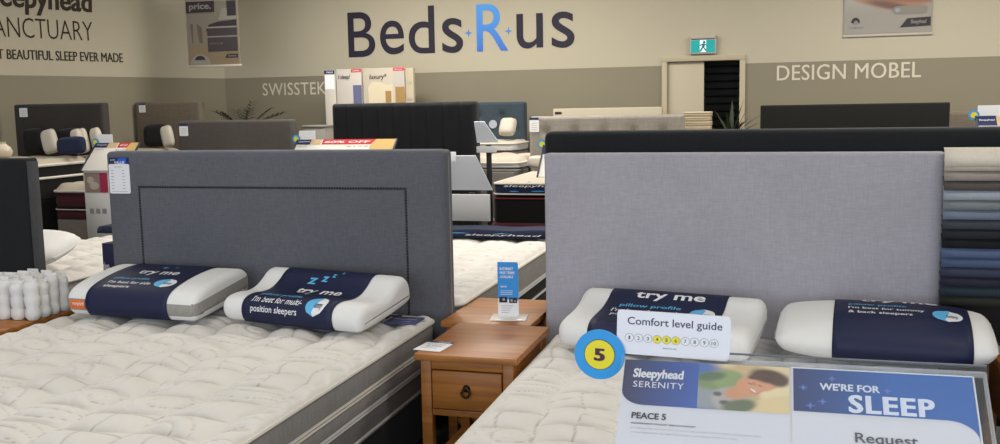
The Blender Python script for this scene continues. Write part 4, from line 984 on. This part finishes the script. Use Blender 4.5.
soft_photo('printed_picture', (.01, .06, .99, 1.9), HANDS[0], HANDS[1], (146, 140, 131), [
    (.15, .75, .3, .4, 0, (166, 158, 150), .4), (.80, .80, .5, .34, .2, (118, 120, 130), .3), (.62, .72, .3, .16, -.2, (182, 178, 172), .3), (.88, .52, .34, .14, .25, (92, 94, 106), .3), (.80, .95, .4, .14, 0, (72, 74, 86), .3), (.74, .62, .2, .05, .3, (150, 152, 160), .5),
    (.30, .74, .16, .5, .5, (150, 112, 90), .2), (.42, .45, .30, .13, -.55, (156, 116, 92), .2), (.56, .56, .34, .10, -.45, (170, 130, 106), .2), (.66, .42, .26, .06, -.15, (140, 98, 80), .3), (.44, .62, .26, .05, -.6, (112, 82, 68), .4), (.52, .33, .14, .04, -.4, (104, 76, 64), .5)], 60, 60)
tx = hdr(4)
print_on('brand_text', txt('Sleepyhead', (u0+.013, -.042, u0+.079, -.0185), tx, 0, bold=.02, reps=2, step=.012, shear=.08) + txt('SERENITY', (u0+.014, -.056, u0+.080, -.044), tx, 0, bold=.0, sp=1.1), WHITE, shl)
print_on('dark_text', txt('PEACE 5', (u0+.016, -.118, u0+.060, -.106), tx, 0, bold=.022, reps=1, step=.01) + txt('INDEPENDENT POCKET SPRING SUPPORT', (u0+.016, -.1285, u0+.098, -.1255), tx, 0, bold=.015), INK, shl)
print_on('fine_text', txt('A medium feel mattress with layers of soft comfort for a restful, uninterrupted night', (u0+.016, -.138, u0+.178, -.1345), tx, 0, bold=.005) + txt('and zoned pocket springs that follow your shape while you sleep.', (u0+.016, -.146, u0+.15, -.1425), tx, 0, bold=.005), mat('light grey ink', (176, 176, 184), .5), shl)
# right sheet artwork
a0_, a1_ = .003, W/2-.001; hb = -.083
GR2 = gradient('blue banner print', (36, 42, 92), (38, 96, 172), 0, a0_-.01, a0_+.12, .35)
pol = [shape([(a0_, 0), (a0_, hb), (a1_-.034, hb)] + [(a1_-.034+.034*math.sin(a), hb-.034*(1-math.cos(a))) for a in [PI/2*i/8 for i in range(1, 9)]] + [(a1_, 0)], hdr(1))]
print_on('blue_banner', pol, GR2, shr)
print_on('banner_text', txt("WE'RE FOR", (a0_+.032, -.041, a0_+.103, -.027), tx, 0, bold=.02, reps=1, step=.012) + txt('SLEEP', (a0_+.066, -.081, a0_+.164, -.047), tx, 0, bold=.02, reps=2, step=.012, sp=1.12), mat('pale banner print', (214, 220, 236), .4), shr)
print_on('banner_stars', [shape(star4(a0_+x, y, .007), tx) for x, y in ((.047, -.018), (.012, -.038), (.035, -.063), (.112, -.036), (.02, -.072))], mat('star print', (92, 120, 196), .4), shr)
print_on('heading_text', txt('Request', (a0_+.071, -.140, a0_+.142, -.1165), tx, 0, bold=.014), mat('dark grey ink', (74, 76, 86), .5), shr)
# clear acrylic cover: thin front, thicker rim at top and right
mb = MB(); tbox(mb, -W/2-.004, W/2+.014, -.31, .004, .0040, .0058, z); mb.build('acrylic_cover', ACRYL, T)
mb = MB()
tbox(mb, -.06, W/2+.014, .003, .0056, -.006, .0062, z, .0006); tbox(mb, W/2+.0125, W/2+.0150, -.31, .004, -.006, .0062, z, .0006)
mb.build('acrylic_rim', mat('acrylic rim', (214, 216, 220), .1, .5, alpha=.35), T)
mb = MB(); tbox(mb, -.08, W/2+.02, .006, .022, -.010, -.0085, z, .0005); mb.build('holder_lip', ACRYL, T)
mb = MB(); tbox(mb, -.08, W/2+.02, .0215, .0232, -.0112, -.0075, z, .0005); mb.build('lip_edge', mat('acrylic edge dark', (120, 122, 128), .2), T)
mb = MB(); tbox(mb, W/2-.0005, W/2+.0012, -.299, .0, .0005, .002, z, .0003); tbox(mb, 0.0, W/2, -.0005, .0008, .0005, .002, z, .0003); mb.build('sheet_edge', EDGE, T)
MB().rbox(-.02, .02, .0, .03, .02, z-.02, .004).build('post', mat('brushed steel', (160, 160, 162), .35, metal=.9), T)
MB().rbox(-.16, .16, -.16, .16, 0, .02, .006).build('floor_base', mat('brushed steel', (160, 160, 162), .35, metal=.9), T)
# comfort guide card with badge, clipped upright to the top of the holder
a = PY(616.5, 331, 1.272); b = PY(729.5, 338, 1.272); zc0, zc1 = PY(671, 357, 1.272).z, PY(674, 313, 1.272).z
wc, hc = (b-a).length, zc1-zc0
t = thing('comfort_guide_card', 'white rounded comfort level guide card with yellow and blue number badge, above the foreground sign', 'sign card', ((a.x+b.x)/2, 1.272, zc0), .0151)
t.rotation_euler = (0, math.radians(1.6), .0151)
mb = MB(); slab(mb, rrect(-wc/2, 0, wc/2, hc, .006), -.0015, .0015); mb.build('card', mat('white satin card', (224, 224, 230), .35), t)
f = lambda u, v: (u, -.0019, v); f2 = lambda u, v: (u, -.0022, v); f3 = lambda u, v: (u, -.0025, v)
flat('title_text', txt('Comfort level guide', (-wc*.405, hc*.63, wc*.43, hc*.86), f, 0, bold=.008), mat('slate ink', (66, 66, 92), .5), t)
INK2 = mat('slate ink', (66, 66, 92), .5)
for k in range(10):
    x = -wc*.385+wc*.083*k; zc = hc*.385; rr = wc*.0395
    dot = flat('scale_dot', [shape(disc(x, zc, rr), f, 0), shape(disc(x, zc, rr*.9), f2, 1)], [GREYINK, YEL if k in (3, 4, 5) else WHITE], t)
    s_ = str(k+1); hw = rr*(.28 if len(s_) == 1 else .5)*(.6 if k == 0 else 1)
    flat('number', txt(s_, (x-hw, zc-rr*.42, x+hw, zc+rr*.42), f3, 0, bold=.02 if k == 4 else .004), INK2, dot)
flat('caption_text', txt('MEDIUM', (-wc*.08, hc*.175, wc*.035, hc*.205), f, 0, bold=.01), GREYINK, t)
rb = .0350; bx = -wc/2-.0225; bz = -.003
bd = MB(); bd.lathe([(rb, .0), (rb, .002)], (bx, -.0052, bz), 48, axis='y'); bd = bd.build('badge', mat('badge blue', (52, 150, 216), .4), t, smooth=False)
fb = lambda k: (lambda u, v: (bx+u, -.0054-.0003*k, bz+v))
flat('badge_ring', [shape(disc(0, 0, .0215), fb(1))], mat('badge outline', (70, 62, 60), .5), bd); flat('badge_yellow', [shape(disc(0, 0, .0206), fb(2))], mat('badge yellow', (228, 212, 48), .4), bd)
flat('badge_number', txt('5', (-.0066, -.0088, .0066, .0088), fb(3), 0, bold=.02, reps=2, step=.02), mat('badge plum', (76, 36, 66), .5), bd)

# ------------------------------------------------------------------ background sign stands
def far_sign(label, cxw, Y, z, rz=0, board=True, W=.43, sale=False, lowcards=False, badge=True, blank=False, card=True):
    T = thing('sign_stand', label, 'sign', (cxw, Y, 0), rz)
    WA = mat('white acrylic', (226, 222, 214), .2)
    mb = MB(); tbox(mb, -W/2, W/2, -.30, 0, -.006, 0, z); mb.build('tray', FROST if blank else WA, T)
    for sg in (-1, 1):
        mb = MB(); tbox(mb, sg*W/2-.006, sg*W/2+.006, -.30, .0, -.008, .006, z); mb.build('side_frame', mat('dark frame', (52, 54, 70), .5), T)
    if board: MB().rbox(-W/2+.01, W/2-.03, -.20, -.188, .50, z-.213, .003).build('upright_board', FROST if blank else WHITE, T)
    MB().rbox(-.02, .02, -.186, -.166, .02, .70, .003).build('post', BLACKP, T); MB().rbox(-.15, .15, -.3, -.06, 0, .02, .004).build('floor_base', BLACKP, T)
    if blank: return T
    _g = lambda k: tiltf(z, .0006+.0005*k)
    F = (lambda k: (lambda u, v: _g(k)(u, v*.6))) if sale else _g
    flat('navy_banner', [shape(rect(-W/2, -.09, -W/2+.21, 0), F(1))], NAVY, T)
    flat('photo_print', [shape(rect(-W/2+.12, -.09, -W/2+.21, 0), F(2))], mat('photo cream', (196, 172, 132), .4), T)
    flat('brand_text', txt('Sleepyhead', (-W/2+.015, -.05, -W/2+.11, -.03), F(3), 0, bold=.02), WHITE, T)
    flat('dark_text', txt('PEACE', (-W/2+.02, -.13, -W/2+.1, -.11), F(1), 0, bold=.02) + txt('$1799', (W*.02, -.14, W*.3, -.115), F(1), 0, bold=.01), GREYINK, T)
    if sale:
        flat('red_banner', [shape([(-W/2+.22, -.09), (W/2-W*.24, -.09), (W/2-W*.2, 0), (-W/2+.22, 0)], F(1))], RED, T)
        flat('gold_tip', [shape([(W/2-W*.24, -.2), (W/2-.01, -.2), (W/2-.004, 0), (W/2-W*.2, 0), (W/2-W*.24, -.09)], F(2))], GOLD, T)
        flat('sale_text', txt('60% OFF', (-W/2+.24, -.066, W/2-W*.25, -.028), F(3), 0, bold=.02, reps=1, shear=.15), WHITE, T)
    if card:
        mb = MB(); slab(mb, rrect(-W/2+.01, z+.0, -W/2+.15, z+.07, .006), .002, .006); mb.build('guide_card', WHITE, T)
    if badge:
        bd = MB().lathe([(.034, .0), (.034, .004)], (-W/2-.012, -.004, z+.005), 20, axis='y').build('badge', mat('badge blue', (52, 150, 216), .4), T)
        flat('badge_yellow', [shape(disc(-W/2-.012, z+.005, .021), lambda u, v: (u, -.006, v))], mat('badge yellow', (228, 212, 48), .4), bd)
    if lowcards:
        g = lambda u, v: (u, -.2015, v)
        flat('picture_print', [shape(rect(-W/2+.02, z-.39, -W/2+.165, z-.23), g)], mat('photo taupe', (150, 132, 124), .5), T)
        flat('pink_print', [shape(rect(-W/2+.165, z-.39, -W/2+.24, z-.23), lambda u, v: (u, -.2025, v))], mat('photo pink', (166, 50, 84), .5), T)
        flat('animal_print', [shape(disc(-W/2+.075, z-.29, .034, .028), lambda u, v: (u, -.202, v)), shape(disc(-W/2+.11, z-.335, .045, .032), lambda u, v: (u, -.2024, v))], mat('photo fawn', (190, 178, 170), .5), T)
        flat('small_pictures', [shape(rect(-W/2+.05+.06*k, z-.56, -W/2+.09+.06*k, z-.52), g) for k in range(3)], GREYINK, T)
    return T
# sale sign in front of the black channelled bed
yy = 6.75; s0 = PY(298, 141, yy); s1 = PY(397, 141, yy); far_sign('distant tilted sale sign with red banner and yellow badge above the slate headboard', (s0.x+s1.x)/2, yy, s0.z+.01, W=s1.x-s0.x, sale=True)
yy = 6.62; s0 = PY(97, 143, yy); s1 = PY(140, 143, yy); far_sign('distant tilted sale sign with pink picture board left of the slate headboard', (s0.x+s1.x)/2, yy, s0.z, W=s1.x-s0.x, sale=True, lowcards=True)
yy = 6.64; s0 = PY(544, 147, yy); far_sign('distant sign with yellow badge half hidden behind the pale grey headboard', s0.x+.215, yy, PY(544, 145, yy).z, board=False)
yy = 7.0; s0 = PY(976, 113, yy); far_sign('distant sign with yellow badge at the right picture edge', s0.x+.215, yy, s0.z-.02)
# blank backs
yy = 6.4; s0 = PY(447, 156, yy); s1 = PY(489, 156, yy)
def back_sign(label, x0, x1, Y, ztop, zmid, zbot, card=True):
    w = x1-x0; T = thing('sign_stand', label, 'sign', ((x0+x1)/2, Y, 0))
    mb = MB(); h = ztop-zmid
    vs = [(-w/2, 0, ztop), (w/2-.10, 0, ztop), (w/2, .07, zmid), (-w/2, .07, zmid)]
    mb.add(vs+[(x, y+.006, z+.004) for x, y, z in vs], [(0, 1, 2, 3), (7, 6, 5, 4), (0, 4, 5, 1), (1, 5, 6, 2), (2, 6, 7, 3), (3, 7, 4, 0)]); mb.build('tray_back', FROST, T, smooth=False)
    MB().rbox(-w/2, w/2-.02, .05, .08, zbot, zmid-.03, .004).build('upright_board', mat('white board', (196, 196, 198), .5), T)
    MB().rbox(-.02, .02, .082, .112, .02, zmid-.02, .003).build('post', BLACKP, T); MB().rbox(-.15, .15, .0, .2, 0, .02, .004).build('floor_base', BLACKP, T)
    if card: MB().rbox(-w/2-.09, -w/2+.09, -.01, -.004, ztop-.04, ztop+.03, .004).build('guide_card', WHITE, T)
    return T
back_sign('grey back of a tilted bed end sign between the two front headboards', s0.x-.02, s1.x+.0, yy, s0.z, PY(470, 191, yy).z, PY(470, 222, yy).z)
yy = 7.45; s0 = PY(474, 122, yy); s1 = PY(496, 122, yy)
T = back_sign('grey back of a small distant sign beside the teal headboard bed', s0.x, s1.x, yy, s0.z, PY(480, 143, yy).z, PY(480, 153, yy).z, card=False)
MB().lathe([(.034, 0), (.034, .004)], (.07, -.012, s0.z-.02), 20, axis='y').build('badge', FROST, T)

# ------------------------------------------------------------------ promo displays above the channelled headboard
yp = 9.35
def prw(x, y): p = PY(x, y, yp); return p
def display(label, px0, px1, pyt, Y, depth, body, side=None):
    a, b = PY(px0, pyt, Y), PY(px1, pyt, Y); T = thing('pillow_display', label, 'display unit', ((a.x+b.x)/2, Y, 0)); w = b.x-a.x
    MB().rbox(-w/2, w/2, 0, depth, .0, a.z, .004).build('cabinet', body, T); return T, w, a.z
CW = mat('display white', (182, 175, 167), .6); CC = mat('display cream', (178, 168, 152), .6)
T, w, zt1 = display('white pillow display with blue column and handwritten slogan above the channelled headboard', 336, 361, 69.5, 9.35, .3, CW)
f = lambda u, v: (u, -.002, v); f2 = lambda u, v: (u, -.004, v)
flat('red_header', [shape(rect(w*.1, zt1-.035, w/2, zt1-.002), f)], RED, T); flat('header_text', txt('SLEEPER', (w*.16, zt1-.026, w*.44, zt1-.012), f2, 0, bold=.01), WHITE, T)
flat('blue_column', [shape(rect(w*.16, zt1-.48, w*.5, zt1-.17), f)], mat('column blue', (96, 100, 132), .6), T)
flat('slogan', txt('I sleep!', (-w*.42, zt1-.12, w*.06, zt1-.055), f2, 0, shear=.2, bold=.01), INK, T)
T, w, zt2 = display('cream pillow display with pillow picture and gold column above the channelled headboard', 362.5, 404, 68.5, 9.35, .3, CC)
flat('red_header', [shape(rect(w*.24, zt2-.035, w/2, zt2-.002), f)], RED, T); flat('header_text', txt('BEDS RUS', (w*.28, zt2-.026, w*.46, zt2-.012), f2, 0, bold=.01), WHITE, T)
flat('white_column', [shape(rect(w*.24, zt2-.20, w/2, zt2-.035), f)], CW, T)
flat('gold_column', [shape(rect(w*.28, zt2-.48, w/2, zt2-.20), f)], mat('column gold', (156, 124, 76), .6), T)
flat('pillow_picture', [shape([(-w*.36, zt2-.42), (-w*.38, zt2-.2), (-w*.28, zt2-.14), (-w*.06, zt2-.15), (w*.08, zt2-.18), (w*.22, zt2-.17), (w*.22, zt2-.42)], f)], mat('picture pale', (204, 192, 164), .6), T)
flat('brown_square', [shape(rect(w*.04, zt2-.36, w*.18, zt2-.24), f2)], mat('column gold', (156, 124, 76), .6), T)
flat('slogan', txt('luxury*', (-w*.34, zt2-.13, w*.08, zt2-.06), f2, 0, shear=.2, bold=.01), INK, T)
pe = PY(404.5, 68.5, 9.36)
T, w, zt3 = display('beige end panel with faint print at the right of the pillow displays', 405, 413, 68, 9.36, .05, mat('display beige', (172, 160, 138), .6))
flat('faint_print', txt('luxe', (-w*.3, zt3-.17, w*.3, zt3-.13), f, 0) + txt('foam', (-w*.3, zt3-.34, w*.3, zt3-.30), f, 0), GREYINK, T)
T, w, zt4 = display('narrow white display post with navy header left of the channelled headboard', 324, 334.5, 70.5, 9.34, .3, mat('post white', (186, 180, 170), .6))
flat('navy_header', [shape(rect(-w/2, zt4-.04, w/2, zt4-.002), f)], NAVY, T); flat('price_slip', [shape(rect(-w*.45, zt4-.2, w*.45, zt4-.05), f)], WHITE, T)
flat('header_text', txt('VALUE', (-w*.3, zt4-.03, w*.35, zt4-.012), f2, 0, bold=.01), WHITE, T)
a, b = PY(310, 127, 9.0), PY(331, 127, 9.0)
T = thing('storage_cube', 'grey storage cube beside the narrow display post', 'box', ((a.x+b.x)/2, 9.0, 0)); w = b.x-a.x
MB().rbox(-w/2, w/2, -.15, .15, 0, a.z, .008).build('body', mat('box grey', (140, 136, 128), .6), T); MB().rbox(-w/2-.01, w/2+.01, -.16, .16, a.z, a.z+.02, .004).build('lid', mat('box grey', (140, 136, 128), .6), T)

# stacked foam samples left of the plant, on a plinth
ys_ = 8.75; a = PY(682, 112, ys_); b = PY(710, 131, ys_); w = b.x-a.x; hs = (a.z-b.z)/4
T = thing('display_plinth', 'plain grey plinth under the foam samples left of the doorway plant', 'plinth', ((a.x+b.x)/2, ys_+.15, 0))
MB().rbox(-w/2, w/2, -.15, .15, 0, b.z-.002, .005).build('body', mat('box grey', (140, 136, 128), .6), T); MB().rbox(-w/2-.005, w/2+.005, -.155, .155, 0, .05, .004).build('kick_board', BLACKP, T)
names = ['bottom beige foam sample of the stack by the doorway', 'second lowest foam sample of the stack by the doorway', 'third foam sample up of the stack by the doorway', 'topmost pale foam sample of the stack by the doorway']
for k in range(4):
    T = thing('foam_sample', names[k], 'foam sample', ((a.x+b.x)/2+.004*(k % 2), ys_+.15, b.z+hs*k), 0, 'stacked foam samples by the doorway')
    MB().rbox(-w/2, w/2, -.15, .15, .001, hs*.62, .008).build('foam', mat('foam beige', (168, 152, 122), .8), T); MB().rbox(-w/2, w/2, -.15, .15, hs*.63, hs-.001, .006).build('cover', mat('foam pale', (198, 186, 160), .8), T)

# plants
LEAF = mat('dark green leaf', (52, 60, 44), .5, var=.25, vscale=14); SOIL = mat('soil', (40, 34, 30), .9)
def blade(mb, p, az, length, lean, wid, droop, n=8):
    vs = []; d = Vector((math.cos(az), math.sin(az), 0)); sd = Vector((-math.sin(az), math.cos(az), 0))
    for i in range(n+1):
        q = i/n; r = length*(q*math.sin(lean)+droop*q*q*.5); zz = length*(q*math.cos(lean)-droop*q**2.4*.6)
        c = Vector(p)+d*r+Vector((0, 0, zz)); ww = wid*(math.sin(PI*min(1, .12+q*.88))**.7)*(1-q**6)
        vs += [c-sd*ww+Vector((0, 0, ww*.4)), c, c+sd*ww+Vector((0, 0, ww*.4))]
    fs = [(i*3+j, i*3+j+1, (i+1)*3+j+1, (i+1)*3+j) for i in range(n) for j in (0, 1)]
    mb.add(vs, fs)
def pot(T, r, h):
    MB().lathe([(r*.7, 0), (r*.75, .01), (r, h-.03), (r*1.06, h-.03), (r*1.06, h), (r*.9, h), (r*.88, h-.04)], (0, 0, 0), 24).build('pot', mat('pot grey', (96, 92, 88), .6), T)
    MB().lathe([(.01, h-.05), (r*.87, h-.045)], (0, 0, 0), 20).build('soil', SOIL, T)
p = PY(731, 128, 9.3); tops = PY(744, 104, 9.3).z
T = thing('yucca_plant', 'spiky leaved potted plant in front of the dark doorway', 'plant', (p.x, 9.3, 0)); pot(T, .16, .4)
MB().tube([(0, 0, .35), (.01, 0, .7), (0, .01, p.z-.1)], [.03, .027, .024], 8).build('stem', mat('stem brown', (84, 70, 54), .8), T)
mb = MB(); b0_ = (0, .01, p.z-.12)
for az, L, ln, wd, dr in ((.2, .42, .45, .018, .05), (.35, .36, .9, .014, .2), (2.6, .36, .5, .018, .1), (2.95, .40, .9, .014, .25), (3.3, .30, .7, .016, .1), (.0, .40, .65, .016, .3), (1.5, .4, .2, .02, 0), (4.5, .35, .5, .018, .1), (5.2, .33, .8, .016, .2), (1.0, .36, .8, .016, .2), (2.1, .35, .7, .016, .2), (6.0, .42, .3, .018, .0)): blade(mb, b0_, az, L, ln, wd, dr)
mb.build('leaves', LEAF, T)
p = PY(243, 113, 9.6)
T = thing('palm_plant', 'feathery potted palm in the corner behind the dark grey headboard', 'plant', (p.x+.06, 9.5, 0)); pot(T, .16, .4)
MB().tube([(0, 0, .35), (.01, 0, .7), (0, .01, p.z-.25)], [.03, .027, .02], 8).build('stem', mat('stem brown', (84, 70, 54), .8), T)
mb = MB()
for az, L, ln, dr in ((.1, .5, .75, .4), (.6, .42, .5, .3), (2.9, .5, .7, .35), (3.4, .46, .9, .5), (2.4, .4, .45, .3), (1.6, .45, .3, .2), (4.4, .4, .6, .3), (5.4, .45, .6, .3), (.3, .42, 1.05, .3), (3.1, .42, 1.1, .3)):
    d = Vector((math.cos(az), math.sin(az), 0)); pts = []
    for i in range(10):
        q = i/9; pts.append(Vector((0, .01, p.z-.27))+d*L*(q*math.sin(ln)+dr*q*q*.5)+Vector((0, 0, L*(q*math.cos(ln)-dr*q**2.4*.6))))
    mb.tube(pts, .004, 4)
    for i in range(2, 10):
        for s_ in (-1, 1): blade(mb, pts[i], az+s_*.75, .16*(1-.04*i), 1.1, .009, .2, 4)
mb.build('leaves', LEAF, T)
# cream vase at far left on a hidden bedside cabinet
p = PY(8, 158, 5.6)
T = thing('bedside_cabinet', 'pale bedside cabinet under the cream vase at the far left', 'cabinet', (p.x-.17, 5.6, 0))
MB().rbox(-.2, .2, -.18, .18, .05, p.z-.002, .006).build('body', mat('cabinet cream', (176, 164, 142), .5), T)
MB().rbox(-.17, .17, -.195, -.18, p.z-.3, p.z-.05, .004).build('drawer', mat('cabinet cream', (176, 164, 142), .5), T); MB().rbox(-.2, .2, -.17, .17, 0, .05, .003).build('plinth', BLACKP, T)
T = thing('vase', 'rounded cream vase at the far left picture edge', 'vase', (p.x-.05, 5.6, p.z))
MB().lathe([(.04, 0), (.062, .015), (.072, .045), (.06, .075), (.036, .095), (.03, .105), (.034, .115), (.028, .115), (.022, .10)], (0, 0, 0), 24).build('body', mat('cream glaze', (200, 188, 164), .4), T)

# ------------------------------------------------------------------ light
def area(name, loc, rot, sx, sy_, power, col):
    l = bpy.data.lights.new(name, 'AREA'); l.shape = 'RECTANGLE'; l.size = sx; l.size_y = sy_; l.energy = power; l.color = col
    o = bpy.data.objects.new(name, l); C.objects.link(o); o.location = loc; o.rotation_euler = rot; return o
# daylight through the shopfront glazing behind the photographer
area('shopfront_daylight', (-1.3, -4.0, 1.55), (PI/2, 0, 0), 11.2, 2.3, 265, (.81, .895, 1.0))
for x in (-5.5, -2.2, 1.2, 3.8):
    for y in (-1.2, 2.6, 5.6, 8.0):
        area('ceiling_panel_light', (x+(1.5 if x < -5 and y > 7 else 0), y, CEIL-.02), (0, 0, 0), 1.2, .6, (24 if y < 5 else (44 if y < 7 else 68))*(.55 if x < -4 and y < 7 else 1), (1.0, .955, .88))
wd = bpy.data.worlds.new('world'); sc.world = wd; wd.use_nodes = True
wd.node_tree.nodes['Background'].inputs[0].default_value = (.75, .85, 1, 1); wd.node_tree.nodes['Background'].inputs[1].default_value = .5
sc.view_settings.view_transform = 'Standard'; sc.view_settings.look = 'None'; sc.view_settings.gamma = 1; sc.view_settings.use_curve_mapping = False
sc.view_settings.exposure = 0.08
